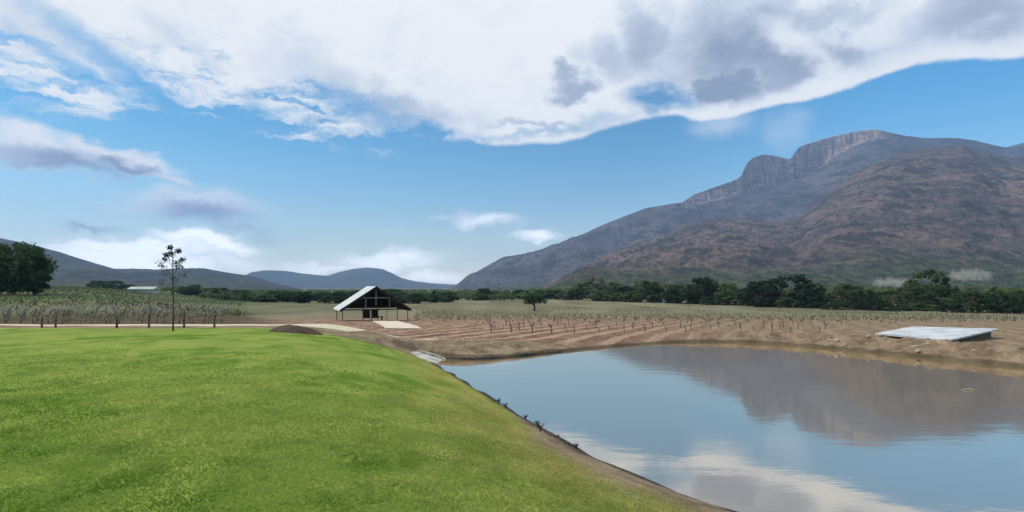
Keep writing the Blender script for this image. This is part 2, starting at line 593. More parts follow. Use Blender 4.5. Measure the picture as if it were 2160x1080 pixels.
def ground_mat(g, t, bs):
    geo = g.n('ShaderNodeNewGeometry')
    pos = geo.outputs['Position']
    def attr(name):
        a = g.n('ShaderNodeAttribute'); a.attribute_name = name
        s = g.n('ShaderNodeSeparateColor'); t.links.new(a.outputs['Color'], s.inputs[0])
        return s.outputs[0], s.outputs[1], s.outputs[2], a.outputs['Alpha']
    lawn, road, soil_, green_ = attr('zone')
    dry, wet, leftg, ww = attr('zone_b')
    # lawn colours
    big = g.noise(pos, .35, 3, .55)
    midn = g.noise(g.map(pos, sc=(1, .7, 1)), .95, 6, .64, .4)
    finen = g.noise(pos, 11, 5, .7)
    lc = g.mix(g.step(midn, .38, .62), (.080, .165, .013), (.225, .290, .055))
    lc = g.mix(g.m('MULTIPLY', g.step(big, .42, .60), .6), lc, (.215, .262, .055))
    lc = g.mix(g.step(finen, .58, .75, 0, .4), lc, (.24, .28, .085))
    lc = g.mix(g.step(finen, .46, .30, 0, .3), lc, (.035, .09, .008))
    dryc = g.mix(g.step(midn, .35, .65), (.20, .19, .04), (.32, .265, .085))
    lc = g.mix(g.m('MULTIPLY', dry, g.step(g.noise(pos, 2.6, 5, .65), .36, .62, .25, 1.0)), lc, dryc)
    # earth
    en = g.noise(pos, 1.1, 6, .65, .3)
    ef = g.noise(pos, 7, 5, .65)
    ec = g.mix(g.step(en, .35, .65), (.13, .095, .062), (.27, .21, .135))
    ec = g.mix(g.step(ef, .56, .72, 0, .6), ec, (.50, .40, .27))
    ec = g.mix(g.step(ef, .44, .30, 0, .5), ec, (.12, .085, .05))
    rows = g.n('ShaderNodeTexWave', wave_type='BANDS', bands_direction='X')
    t.links.new(g.map(pos, rot=(0, 0, R(24))), rows.inputs['Vector'])
    rows.inputs['Scale'].default_value = .16
    rows.inputs['Distortion'].default_value = 1.2
    rows.inputs['Detail'].default_value = 2
    sc_ = g.mix(g.step(g.noise(g.map(pos, sc=(1, .35, 1)), .7, 5, .6), .35, .65), (.135, .078, .055), (.235, .148, .105))
    sc_ = g.mix(g.m('MULTIPLY', g.step(rows.outputs['Fac'], .55, .85), .8), sc_, (.36, .26, .18))
    ec = g.mix(soil_, ec, sc_)
    # far field
    fn = g.noise(g.map(pos, sc=(.4, .12, 1)), .16, 5, .6)
    fc = g.mix(g.step(fn, .35, .65), (.12, .115, .068), (.195, .185, .115))
    gc = g.mix(g.step(g.noise(g.map(pos, sc=(.25, .08, 1)), .12, 4, .6), .4, .6), (.06, .085, .035), (.13, .145, .07))
    fc = g.mix(leftg, fc, gc)
    ec = g.mix(green_, ec, fc)
    ec = g.mix(g.m('MULTIPLY', ww, .9), ec, g.mix(g.step(en, .35, .62), (.04, .032, .018), (.09, .075, .042)))
    rc = g.mix(g.step(ef, .35, .65), (.46, .42, .29), (.62, .57, .43))
    ec = g.mix(road, ec, rc)
    c = g.mix(lawn, ec, lc)
    wetc = g.mix(.6, c, (.045, .036, .022))
    c = g.mix(g.step(g.m('ADD', wet, g.m('MULTIPLY', g.m('SUBTRACT', ef, .5), .3)), .62, .80), c, wetc)
    t.links.new(c, bs.inputs['Base Color'])
    bp = g.n('ShaderNodeBump'); bp.inputs['Strength'].default_value = .55; bp.inputs['Distance'].default_value = .06
    t.links.new(g.noise(pos, 9, 6, .7), bp.inputs['Height'])
    t.links.new(bp.outputs[0], bs.inputs['Normal'])
    bs.inputs['Specular IOR Level'].default_value = .05


material('ground', ground_mat, rough=.95)
lawn_c = lm.ravel()[q].mean(1) > .5
road_c = (rm.ravel()[q].mean(1) > .5) & ~lawn_c
bank_c = (cs < 3.6) & ~lawn_c & ~road_c & (np.hypot(cx, cy) < 60)
field_c = ~(lawn_c | road_c | bank_c)
allv = np.stack([GX.ravel(), GY.ravel(), GZ.ravel()], -1)


def submesh(name, sel):
    fq = q[sel]
    used, inv = np.unique(fq.ravel(), return_inverse=True)
    me = np_mesh(name, allv[used], inv.reshape(-1, 4)[:, ::-1], MAT['ground'], True)
    for an, ac in (('zone', ground_cols), ('zone_b', extra_cols)):
        a = me.color_attributes.new(an, 'FLOAT_COLOR', 'POINT')
        a.data.foreach_set('color', ac[used].astype(np.float32).ravel())
    o = link(name, me)
    o['kind'] = 'structure'
    return o


submesh('lawn', lawn_c); submesh('road', road_c); submesh('pond_bank', bank_c); submesh('field', field_c)

# ------------------------------------------------------------------ water
def water_mat(g, t, bs):
    out = t.nodes['Material Output']
    geo = g.n('ShaderNodeNewGeometry')
    pos = geo.outputs['Position']
    bp = g.n('ShaderNodeBump'); bp.inputs['Strength'].default_value = .06; bp.inputs['Distance'].default_value = .05
    n1 = g.noise(g.map(pos, sc=(.8, 1.6, 1)), 1.1, 3, .5)
    n2 = g.noise(g.map(pos, sc=(1, 2.0, 1)), 5.0, 3, .55)
    t.links.new(g.m('ADD', g.m('MULTIPLY', n1, .8), g.m('MULTIPLY', n2, .16)), bp.inputs['Height'])
    mud = g.n('ShaderNodeBsdfDiffuse'); mud.inputs[0].default_value = (.25, .185, .10, 1)
    gl = g.n('ShaderNodeBsdfGlossy'); gl.inputs['Color'].default_value = (.96, .92, .82, 1); gl.inputs['Roughness'].default_value = .045
    t.links.new(bp.outputs[0], gl.inputs['Normal'])
    lw = g.n('ShaderNodeLayerWeight'); lw.inputs[0].default_value = .5
    fac = g.step(lw.outputs['Facing'], .45, .95, .38, .80)
    mx = g.n('ShaderNodeMixShader')
    t.links.new(fac, mx.inputs[0]); t.links.new(mud.outputs[0], mx.inputs[1]); t.links.new(gl.outputs[0], mx.inputs[2])
    t.links.new(mx.outputs[0], out.inputs[0])


material('water', water_mat)
ctr = PONDS.mean(0)
outl = PONDS.copy()
dv = PONDS - np.roll(PONDS, 1, 0) + (np.roll(PONDS, -1, 0) - PONDS)
nrm = np.stack([dv[:, 1], -dv[:, 0]], -1); nrm /= np.linalg.norm(nrm, axis=1)[:, None]
test = pond_sd(*(PONDS + nrm * .1).T)
nrm *= np.where(np.median(test) > 0, 1, -1)
ext = PONDS + nrm * .12
me = bpy.data.meshes.new('pond_water')
me.from_pydata([(x, y, 0) for x, y in ext], [], [tuple(range(len(ext)))])
me.update()
if me.polygons[0].normal.z < 0:
    me.flip_normals()
me.materials.append(MAT['water'])
link('pond_water', me)['kind'] = 'structure'

# ------------------------------------------------------------------ mountains
def mount_mat(hi=1.0, base=((.072, .058, .055), (.130, .097, .088)), scale=.012):
    def b(g, t, bs):
        geo = g.n('ShaderNodeNewGeometry')
        pos = geo.outputs['Position']
        a = g.n('ShaderNodeAttribute'); a.attribute_name = 'zone'
        s = g.n('ShaderNodeSeparateColor'); t.links.new(a.outputs['Color'], s.inputs[0])
        rockm, treem, palem = s.outputs
        sq = g.map(pos, sc=(1, .42, 1))
        n1 = g.noise(sq, scale * .35, 5, .6, .3)
        n2 = g.noise(sq, scale * 1.15, 6, .62, .4)
        n3 = g.noise(sq, scale * 6, 4, .65)
        c = g.mix(g.step(n1, .38, .62), base[0], base[1])
        c = g.mix(g.step(n2, .54, .64, 0, .45 * hi), c, (.225, .155, .118))
        c = g.mix(g.step(n2, .50, .42, 0, .95), c, (.040, .038, .036))
        c = g.mix(g.step(n3, .49, .41, 0, .7), c, (.028, .034, .026))
        c = g.mix(g.step(n3, .56, .64, 0, .3 * hi), c, (.26, .21, .18))
        rk = g.noise(g.map(pos, sc=(1, 1, .18)), scale * 3.5, 6, .65, .2)
        rc = g.mix(g.step(rk, .36, .64), (.17, .14, .125), (.44, .33, .28))
        ledge = g.noise(g.map(pos, sc=(.35, .35, 2.2)), scale * 3.0, 5, .62, .4)
        rc = g.mix(g.step(ledge, .50, .36, 0, .75), rc, (.085, .085, .075))
        c = g.mix(g.m('MULTIPLY', rockm, g.step(n2, .25, .5, .55, 1)), c, rc)
        tcx = g.mix(g.step(n3, .38, .62), (.022, .036, .018), (.07, .082, .045))
        c = g.mix(g.m('MULTIPLY', treem, g.step(g.m('ADD', n2, g.m('MULTIPLY', treem, .25)), .42, .60)), c, tcx)
        c = g.mix(palem, c, (.34, .33, .27))
        t.links.new(c, bs.inputs['Base Color'])
        bp = g.n('ShaderNodeBump'); bp.inputs['Strength'].default_value = .8; bp.inputs['Distance'].default_value = 14
        t.links.new(g.noise(sq, scale * 2.4, 8, .68), bp.inputs['Height'])
        t.links.new(bp.outputs[0], bs.inputs['Normal'])
        bs.inputs['Specular IOR Level'].default_value = .03
    return b


material('mountain', mount_mat(), rough=1.0)
material('mountain_far', mount_mat(.35, base=((.055, .058, .070), (.10, .092, .10)), scale=.009), rough=1.0)  # bluish base colour also carries part of the distance haze
material('hill', mount_mat(.1, base=((.04, .05, .045), (.065, .072, .062)), scale=.008), rough=1.0)


def ridge(name, prof, Dc, Df, foot, mat, n_u=500, n_t=120, gully=40., gs=260., pw=1.0, cliff=None, seed=1, rough=6.0, back=1500, trees=0.2, smooth_end=True, pale=None):
    """heightfield between foot (distance Df) and crest (distance Dc), and a back slope"""
    px = np.linspace(prof[0][0], prof[-1][0], n_u)
    py = np.interp(px, [p[0] for p in prof], [p[1] for p in prof])
    k = np.array([1, 4, 6, 4, 1.]) / 16
    for _ in range(2):
        pyp = np.pad(py, 2, mode='edge'); py = np.convolve(pyp, k, 'valid')
    u = (px - 1080) / F
    dc = Dc * (1 + .05 * vnoise(u * 5, u * 0 + seed, seed))
    zc = CZ + (HZ - py) / F * dc
    ts = np.concatenate([-np.linspace(1, 0.02, 14) ** 1.3, np.linspace(0, .12, n_t // 3) ** 1.0, np.linspace(.12, 1, n_t - n_t // 3)[1:]])
    T, U = np.meshgrid(ts, u, indexing='ij')
    PXg = np.tile(px, (len(ts), 1))
    Tc = np.clip(T, 0, 1)
    D = np.where(T < 0, dc[None] - T * back, dc[None] + (Df - dc[None]) * Tc)
    X = U * D; Y = D
    top = zc[None] - foot
    ch = np.zeros_like(T)
    if cliff:
        cpx = [c[0] for c in cliff]; cpy = [c[1] for c in cliff]
        ch = np.interp(PXg, cpx, cpy) / F * dc[None]
        jit = 1 + .18 * fbm(PXg / 14., PXg * 0, 4, seed + 5)
        ch = ch * jit
        ctop = sstep(Tc, .004, .03 + .01 * fbm(PXg / 20., Tc * 0, 3, seed + 9))
    else:
        ctop = 0
    prof_t = (1 - Tc) ** pw
    tb = top - ch
    if cliff:
        kk = np.exp(-np.linspace(-2, 2, 121) ** 2); kk /= kk.sum()
        t1 = tb.mean(0) * 0 + (top - np.interp(px, cpx, cpy)[None] / F * dc[None])[0]
        ts_ = np.convolve(np.pad(t1, 60, mode='edge'), kk, 'valid')
        bl = sstep(Tc, .02, .10)
        tb = tb * (1 - bl) + ts_[None] * bl
    H = foot + tb * prof_t + ch * (1 - ctop)
    H = np.where(T < 0, foot + top * (1 - np.abs(T) ** 1.5), H)
    # gullies and spurs
    amp = np.sin(np.pi * np.clip(Tc, 0, 1)) ** .7
    side = sstep(top, 0, 120)
    wx = X + 120 * fbm(X / 900, Y / 900, 3, seed + 2); wy = Y
    rid = fbm(wx / gs, wy / (gs * 2.4), 5, seed + 3, .52, True)
    big = fbm(wx / (gs * 3.2), wy / (gs * 4), 3, seed + 4)
    H = H + side * amp * (gully * rid + gully * 1.1 * big)
    H = H + side * sstep(Tc, 0.0, .02) * rough * fbm(X / 45, Y / 45, 5, seed + 7, .6)
    if cliff:
        cm = sstep(ch, 20, 90) * sstep(Tc, .002, .012) * (1 - sstep(Tc, .035, .05))
        dep = (22 * fbm(X / 34, PXg * 0, 4, seed + 8, .6, True)) * cm
        Y = Y + dep
    H = H - 3 * sstep(Tc, .97, 1)
    # small irregularities on the crest line
    H = H + side * (T <= 0.0) * rough * .5 * fbm(X / 60, Y * 0 + seed, 3, seed + 12)
    V = np.stack([X, Y, H], -1).reshape(-1, 3)
    a, b = T.shape
    ii = np.arange(a * b).reshape(a, b)
    f = np.stack([ii[:-1, :-1], ii[:-1, 1:], ii[1:, 1:], ii[1:, :-1]], -1).reshape(-1, 4)
    me = np_mesh(name, V, f, mat, True)
    rockm = np.zeros_like(T)
    if cliff:
        tn = Tc + .02 * fbm(PXg / 16., Tc * 60, 4, 3)
        rockm = sstep(ch, 8, 60) * (1 - sstep(tn, .025, .055)) * (T >= 0)
    treem = np.clip(sstep(Tc, 1 - trees, 1.0) + 0, 0, 1)
    palem = np.zeros_like(T)
    if pale:
        for (p0, y0, rx, ry) in pale:
            pyv = HZ - (H - CZ) / Y * F
            q_ = ((PXg - p0) / rx) ** 2 + ((pyv - y0) / ry) ** 2 + 1.1 * fbm(PXg / 12, pyv / 5, 4, seed + 20)
            palem = np.maximum(palem, sstep(q_, 1.3, .3) * .5 * (T > 0))
    at_ = me.color_attributes.new('zone', 'FLOAT_COLOR', 'POINT')
    at_.data.foreach_set('color', np.stack([rockm, treem, palem, T * 0 + 1], -1).astype(np.float32).ravel())
    o = link(name, me)
    o['kind'] = 'structure'
    return o


far_ridge = [(900, 640), (945, 612), (975, 592), (1020, 565), (1062, 542), (1090, 538), (1120, 533), (1175, 515), (1230, 494), (1275, 473), (1320, 455), (1360, 440),
             (1410, 431), (1440, 427), (1462, 411), (1490, 401), (1530, 387), (1556, 378), (1566, 368), (1572, 350), (1584, 335), (1605, 326), (1635, 328), (1655, 334),
             (1668, 336), (1676, 322), (1688, 309), (1715, 300), (1745, 291), (1790, 280), (1825, 274), (1850, 273), (1872, 278), (1905, 286), (1950, 291), (2020, 291),
             (2060, 297), (2095, 306), (2122, 311), (2140, 306), (2160, 301), (2260, 290), (2400, 330), (2700, 420)]
cl = [(900, 0), (1430, 0), (1445, 24), (1550, 26), (1562, 30), (1572, 62), (1655, 64), (1662, 20), (1674, 20), (1682, 62), (1730, 58), (1765, 36), (1800, 26), (1850, 14), (1900, 0), (2700, 0)]
ridge('mountain', far_ridge, 4600, 2500, -10, MAT['mountain_far'], 900, 170, 55., 330., 1.0, cl, 5, 7.0, trees=.12)
near_ridge = [(1040, 640), (1090, 616), (1140, 604), (1180, 584), (1230, 562), (1290, 530), (1340, 510), (1400, 497), (1450, 474), (1500, 462), (1560, 460), (1620, 468), (1680, 462),
              (1720, 432), (1760, 396), (1810, 362), (1860, 338), (1910, 322), (1960, 312), (2030, 306), (2080, 322), (2130, 334), (2200, 330), (2350, 350), (2700, 440)]
ridge('mountain_shoulder', near_ridge, 3000, 900, -4, MAT['mountain'], 900, 230, 42., 210., 1.25, None, 17, 9.0, trees=.26,
      pale=[(1882, 596, 46, 9), (2050, 580, 52, 12)])
left_hill = [(-500, 420), (-200, 470), (0, 502), (60, 514), (120, 530), (180, 549), (240, 567), (330, 569), (380, 566), (430, 566), (480, 575), (530, 582), (580, 597), (640, 611), (700, 622)]
ridge('hill', left_hill, 3300, 1500, -6, MAT['hill'], 500, 90, 18., 200., 1.0, None, 23, 5.0, trees=.3)
mid_hills = [(450, 620), (500, 590), (530, 574), (560, 570), (600, 571), (640, 577), (690, 582), (715, 574), (745, 567), (775, 564), (805, 567), (825, 575), (845, 586), (880, 594), (930, 602), (1000, 606), (1100, 612)]
ridge('distant_hills', mid_hills, 7000, 5200, -14, MAT['hill'], 260, 50, 30., 700., 1.0, None, 29, 6.0, trees=.1)
far_hills = [(600, 600), (700, 594), (850, 591), (900, 597), (960, 600), (1040, 603), (1200, 612)]
ridge('far_hills', far_hills, 9300, 7600, -20, MAT['hill'], 120, 24, 30., 900., 1.0, None, 33, 6.0, trees=.1)

# ------------------------------------------------------------------ foliage
def translucent(g, t, bs, f):
    src = bs.inputs['Base Color'].links[0].from_socket
    tr = g.n('ShaderNodeBsdfTranslucent')
    t.links.new(src, tr.inputs[0])
    mx = g.n('ShaderNodeMixShader')
    mx.inputs[0].default_value = f
    t.links.new(bs.outputs[0], mx.inputs[1]); t.links.new(tr.outputs[0], mx.inputs[2])
    t.links.new(mx.outputs[0], t.nodes['Material Output'].inputs['Surface'])


def leaf_mat(c1, c2, scale=.8):
    def b(g, t, bs):
        geo = g.n('ShaderNodeNewGeometry')
        pos = geo.outputs['Position']
        oi = g.n('ShaderNodeObjectInfo')
        n = g.noise(pos, scale, 3, .6)
        f = g.m('ADD', g.step(n, .3, .7), g.m('MULTIPLY', g.m('SUBTRACT', oi.outputs['Random'], .5), .5), clamp=True)
        t.links.new(g.mix(f, c1, c2), bs.inputs['Base Color'])
        translucent(g, t, bs, .35)
    return b


material('leaf_dark', leaf_mat((.02, .045, .016), (.06, .10, .034)), rough=.8)
material('leaf_mid', leaf_mat((.045, .085, .025), (.12, .17, .06)), rough=.8)
material('leaf_pale', leaf_mat((.085, .10, .045), (.17, .185, .10)), rough=.8)
material('leaf_black', leaf_mat((.015, .036, .016), (.042, .07, .03)), rough=.8)
material('bark', noisy((.06, .045, .032), (.13, .10, .075), 6, 4, .4))
material('vine_wood', noisy((.20, .17, .12), (.46, .41, .31), 5, 3, .3, coord='Object'))
material('vine_trunk', noisy((.13, .10, .07), (.26, .20, .15), 8, 3, .3))


def leaf_quads(centers, size, seed=0, flat=0.0):
    r = np.random.default_rng(seed)
    n = len(centers)
    a = r.normal(size=(n, 3)); a /= np.linalg.norm(a, axis=1)[:, None]
    b = r.normal(size=(n, 3)); b -= (a * b).sum(1)[:, None] * a; b /= np.linalg.norm(b, axis=1)[:, None]
    s = size * r.uniform(.6, 1.35, (n, 1))
    a = a * s; b = b * s * r.uniform(.5, .9, (n, 1))
    v = np.stack([centers - a - b * .3, centers + b, centers + a + b * .3, centers - b], 1).reshape(-1, 3)
    return v, np.arange(4 * n).reshape(n, 4)


def crown_points(h, w, base, n_clump, per, seed, shape='round', clump_r=.28):
    """leaf centres in lumps filling an uneven crown"""
    r = np.random.default_rng(seed)
    pts, cl_ = [], []
    for i in range(n_clump):
        th = r.uniform(0, 2 * math.pi)
        v = r.uniform(0, 1)
        if shape == 'round':
            rad = math.sin(math.pi * (.16 + .74 * v)) ** .65
        elif shape == 'flat':
            rad = 1.0 * (1 - .35 * v)
        elif shape == 'cone':
            rad = (1 - v) ** .7 + .12
        else:
            rad = .55 + .45 * math.sin(math.pi * v)
        rr = rad * w / 2 * math.sqrt(r.uniform(.25, 1.0)) * r.uniform(.7, 1.12)
        c = np.array([rr * math.cos(th), rr * math.sin(th), base + (h - base) * (.06 + .86 * v)])
        cr = clump_r * w * r.uniform(.55, 1.2) * .5
        p = r.normal(size=(per, 3))
        p /= np.linalg.norm(p, axis=1)[:, None]
        p *= cr * r.uniform(.5, 1.05, (per, 1)) * np.array([1, 1, .72])
        pts.append(c + p); cl_.append(c)
    return np.concatenate(pts), cl_


def make_tree(name, label, cat, h, w, base, n_clump, per, leaf, mat, seed, shape='round', loc=(0, 0, 0), group=None, tr=.035):
    t = thing(name, loc, label, cat, group)
    P, cl_ = crown_points(h, w, base, n_clump, per, seed, shape)
    v, f = leaf_quads(P, leaf, seed)
    link('crown', np_mesh('crown', v, f, mat), t)
    mb = MB()
    r = random.Random(seed)
    th = h * tr
    top = base + (h - base) * .55
    mb.tube([(0, 0, -.3), (.02 * h, .01 * h, base * .5), (-.01 * h, .02 * h, base), (.01 * h, 0, top)], [th * 1.3, th, th * .8, th * .3], 8)
    for k in range(min(10, len(cl_))):
        c = cl_[r.randrange(len(cl_))]
        z0 = base * r.uniform(.6, 1.1)
        mb.tube([(0, 0, z0), (c[0] * .45, c[1] * .45, z0 + (c[2] - z0) * .6), tuple(c)], [th * .5, th * .3, th * .1], 5)
    mb.build('trunk', MAT['bark'], t, True)
    return t


# big tree at the left edge
def tree_at(px, d):
    x = at(px, d)
    return (x, d, hz(x, d))


# ---- the young slender tree on the lawn edge
def slender_tree():
    d = 24.0
    x = at(365, d); z = hz(x, d)
    t = thing('young_tree', (x, d, z), 'tall slender young tree with bare trunk and dark leaf tufts on top', 'tree')
    H = (699 - 522) / F * d
    mb = MB()
    mb.tube([(0, 0, -.1), (.01, 0, H * .3), (-.02, .01, H * .6), (.0, 0, H * .8), (-.03, 0, H * .97)], [.034, .028, .022, .014, .006], 8)
    tips = [(347, 537), (358, 522), (358, 534), (374, 529), (383, 548), (354, 547), (344, 558), (380, 562), (368, 553), (352, 575), (381, 580), (346, 596), (378, 604), (369, 590), (357, 612)]
    pts = []
    r = np.random.default_rng(5)
    for i, (px, py) in enumerate(tips):
        tx = at(px, d) - x; tz = (HZ - py) / F * d + CZ - z
        ty = r.uniform(-.2, .2)
        z0 = max(.9, tz - abs(tx) * .9 - .16)
        mb.tube([(-.01, 0, z0), (tx * .6, ty * .5, z0 + (tz - z0) * .7), (tx, ty, tz)], [.009, .006, .003], 5)
        cnt = 90 if i < 5 else (60 if i < 9 else 26)
        sp = (.085 if i < 6 else .13)
        p = r.normal(size=(cnt, 3)) * np.array([sp * .62, sp * .62, sp * .55]) + np.array([tx, ty, tz])
        pts.append(p)
    v, f = leaf_quads(np.concatenate(pts), .036, 9)
    link('leaves', np_mesh('leaves', v, f, MAT['leaf_dark']), t)
    mb.build('trunk', MAT['bark'], t, True)


slender_tree()
d = 125.
make_tree('broad_tree', 'big dark green broad-crowned tree at the left edge above the vineyard', 'tree', 11.2, 13.5, 1.2, 110, 95, .26, MAT['leaf_dark'], 3,
          loc=(at(28, d), d, hz(at(28, d), d) - .6))
t2 = make_tree('broad_tree', 'rounded dark tree standing just right of the big left-edge tree and touching it', 'tree', 8.4, 6.2, .6, 60, 90, .22, MAT['leaf_dark'], 8,
               loc=(at(72, 116.), 116., hz(at(72, 116.), 116.) - .3))
# lone tree in the field
d = 172.
make_tree('umbrella_tree', 'lone small umbrella-shaped tree standing out in the open field', 'tree', 4.2, 7.4, 2.1, 34, 60, .22, MAT['leaf_dark'], 12, 'flat',
          loc=(at(1127, d), d, hz(at(1127, d), d)), tr=.06)

# tree prototypes for the far line; the first use of each is the prototype itself
kinds = {}
def far_tree(kind, px, d, hpx, wpx_, label, group, sink=.3):
    """tree of given height/width in photo pixels at distance d"""
    spec = {'dark': ('leafy_tree', 'leaf_black', 'round', 10, 10, .8, 46, 46, .42),
            'mid': ('leafy_tree', 'leaf_mid', 'round', 10, 9, .8, 42, 46, .42),
            'deep': ('leafy_tree', 'leaf_dark', 'round', 10, 11, .6, 50, 44, .42),
            'pale': ('leafy_tree', 'leaf_pale', 'round', 10, 9, 1.2, 30, 36, .38),
            'cone': ('pointed_tree', 'leaf_black', 'cone', 10, 5, .6, 40, 40, .36)}[kind]
    nm, mt, shp, H, W, b, nc, per, lf = spec
    x = at(px, d); z = hz(x, d) - sink
    hm = hpx / F * d + sink; wm = wpx_ / F * d
    sc = (wm / W, wm / W, hm / H)
    var = random.randrange(3)
    key = (kind, var)
    if key not in kinds:
        t = make_tree(nm, label, 'tree', H, W, b, nc, per, lf, MAT[mt], 50 + 7 * var + len(kind), shp, (x, d, z), group)
        t.scale = sc
        t.rotation_euler = (0, 0, random.uniform(0, 6.28))
        kinds[key] = t
        return t
    return copy_thing(kinds[key], (x, d, z), random.uniform(0, 6.28), sc, label, group)


def base_d(px):
    """distance of the foot of the far tree line as a function of the photo column"""
    return float(np.interp(px, [200, 500, 620, 720, 900, 960, 1060, 1150, 1240, 1320, 1450, 1600, 1750, 1900, 2160, 2400],
                           [430, 300, 245, 242, 245, 285, 330, 320, 300, 275, 240, 205, 180, 165, 148, 140]))


G1 = 'trees in the line beyond the field'
feature = [
    ('dark', 1662, 70, 100, 'tallest blackish-green tree of the field-side line, peaked crown'),
    ('dark', 1712, 52, 70, 'dark sloping-topped tree leaning on the right of the tallest peaked one'),
    ('dark', 1596, 56, 74, 'blackish broad tree immediately left of the tallest peaked tree'),
    ('mid', 1535, 48, 52, 'bright mid-green blocky tree between two dark trees in the line'),
    ('dark', 1481, 60, 62, 'blue-black tree with a narrow raised top, left of the bright green blocky tree'),
    ('deep', 1375, 38, 48, 'small dark green tree in the left stretch of the field-side line'),
    ('deep', 1421, 32, 44, 'low dark bush-like tree left of the blue-black one'),
    ('mid', 1962, 84, 96, 'tall round green tree rising behind the low scrub, left above the flat roof'),
    ('deep', 2052, 44, 90, 'wide dark green tree low behind the flat roof'),
    ('deep', 2135, 50, 80, 'dark green tree at the right edge of the photo'),
    ('mid', 1352, 34, 34, 'rounded light green tree beside the small dark one in the left stretch'),
    ('deep', 1820, 44, 60, 'dark tree left of the olive scrub, below the pale rocks'),
]
for i, (k, px, hp, wp, lab) in enumerate(feature):
    dd = base_d(px) + (6 if hp < 80 else 30)
    far_tree(k, px, dd, hp, wp, lab, None)
r = random.Random(4)
for i in range(34):
    px = 1232 + i * 28.3 + r.uniform(-8, 8)
    k = ['mid', 'pale', 'mid', 'deep', 'pale'][i % 5]
    far_tree(k, px, base_d(px) + r.uniform(14, 34), r.uniform(26, 52), r.uniform(44, 70), 'green tree filling the gaps of the tree line beyond the field', G1)
for i in range(24):
    px = 1260 + i * 39 + r.uniform(-10, 10)
    far_tree(r.choice(['deep', 'dark', 'mid']), px, base_d(px) + r.uniform(0, 5), r.uniform(14, 24), r.uniform(34, 60), 'low bushy tree along the foot of the field-side tree line', 'low bushes along the field edge', sink=.8)
# centre and left
for i in range(12):
    px = 1005 + i * 19 + r.uniform(-6, 6)
    far_tree(r.choice(['mid', 'deep', 'deep']), px, base_d(px) + r.uniform(0, 25), r.uniform(12, 24), r.uniform(24, 42), 'small far tree left of the main line, below the mountain foot', 'small far trees below the mountain foot')
far_tree('dark', 1020, base_d(1020) + 8, 26, 40, 'dark rounded far tree at the bottom of the mountain slope', None)
far_tree('cone', 916, base_d(916) + 8, 26, 14, 'tiny pointed dark tree on the valley floor right of the open shed', None)
far_tree('cone', 1505, base_d(1470) + 12, 44, 20, 'slim pointed dark tree between the blue-black and the green blocky trees', None)
for i in range(30):
    px = 400 + i * 19 + r.uniform(-9, 9)
    far_tree(r.choice(['deep', 'deep', 'mid', 'dark']), px, base_d(px) + r.uniform(0, 60), r.uniform(15, 26), r.uniform(38, 70), 'tiny far tree in the green band across the valley floor', 'far trees across the valley floor')
for px, hp, wp in ((205, 16, 40), (240, 18, 46), (272, 12, 36), (388, 18, 26), (410, 22, 34)):
    far_tree('deep', px, 430, hp, wp, 'small dark far tree at the foot of the left hill', 'far trees at the foot of the left hill', sink=.5)

# wooded foot of the mountains: one mass
def woodland():
    rr_ = np.random.default_rng(77)
    n = 2600
    px = rr_.uniform(1120, 2500, n)
    k = rr_.uniform(0, 1, n) ** 1.6
    D = np.interp(px, [1120, 1450, 2160, 2500], [430, 300, 190, 180]) * (1 + 0 * k) + 20 + k * 640
    x = at(px, D)
    z = height(x, D, False)
    # ground beyond 900 m belongs to the mountain; stay on the plain
    hts = rr_.uniform(3.0, 7.5, n) * (1 + .3 * k)
    m = 1500
    px2 = rr_.uniform(330, 1130, m); D2 = 300 + 1300 * rr_.uniform(0, 1, m) ** 1.5
    D2 = np.where(px2 < 430, D2 + 200, D2)
    x = np.concatenate([x, at(px2, D2)]); D = np.concatenate([D, D2]); z = height(x, D, False)
    hts = np.concatenate([hts, rr_.uniform(2.2, 4.8, m)])
    # thin out by large patches
    keep = fbm(x / 90, D / 90, 3, 5) > np.where(x < 20, -.6, -.22)
    x, D, z, hts = x[keep], D[keep], z[keep], hts[keep]
    pts = []
    for i in range(len(x)):
        p = rr_.normal(size=(46, 3)); p /= np.linalg.norm(p, axis=1)[:, None]
        p = p * np.array([hts[i] * .55, hts[i] * .55, hts[i] * .42]) * rr_.uniform(.45, 1.05, (46, 1))
        pts.append(p + np.array([x[i], D[i], z[i] + hts[i] * .52]))
    v, f = leaf_quads(np.concatenate(pts), .62, 6)
    o = link('woodland', np_mesh('woodland', v, f, MAT['leaf_mid']))
    tag(o, 'grey-green wooded scrub spreading from the field to the mountain foot', 'woodland', None, 'stuff')


woodland()

# ------------------------------------------------------------------ vines
def make_vine(seed, loc, rz, label, group, first=True):
    rr_ = random.Random(seed)
    t = thing('grape_vine', loc, label, 'vine', group, rz)
    mb = MB()
    lean = rr_.uniform(-.1, .1)
    mb.tube([(0, 0, -.1), (lean * .4, 0, .25), (lean, .02, .55)], [.045, .038, .045], 6)
    mb.build('trunk', MAT['vine_trunk'], t, True)
    mb = MB()
    for k in range(5):
        s = -1 if k % 2 else 1
        w = rr_.uniform(.12, .46) * s
        yy = rr_.uniform(-.12, .12)
        h = rr_.uniform(1.0, 1.42)
        mb.tube([(lean, .02, .52), (lean + w * .55, yy * .4, .70 + rr_.uniform(-.04, .06)), (lean + w * .9, yy, .95), (lean + w * rr_.uniform(.8, 1.25), yy, h)], [.05, .042, .034, .02], 5)
    mb.build('canes', MAT['vine_wood'], t, True)
    return t


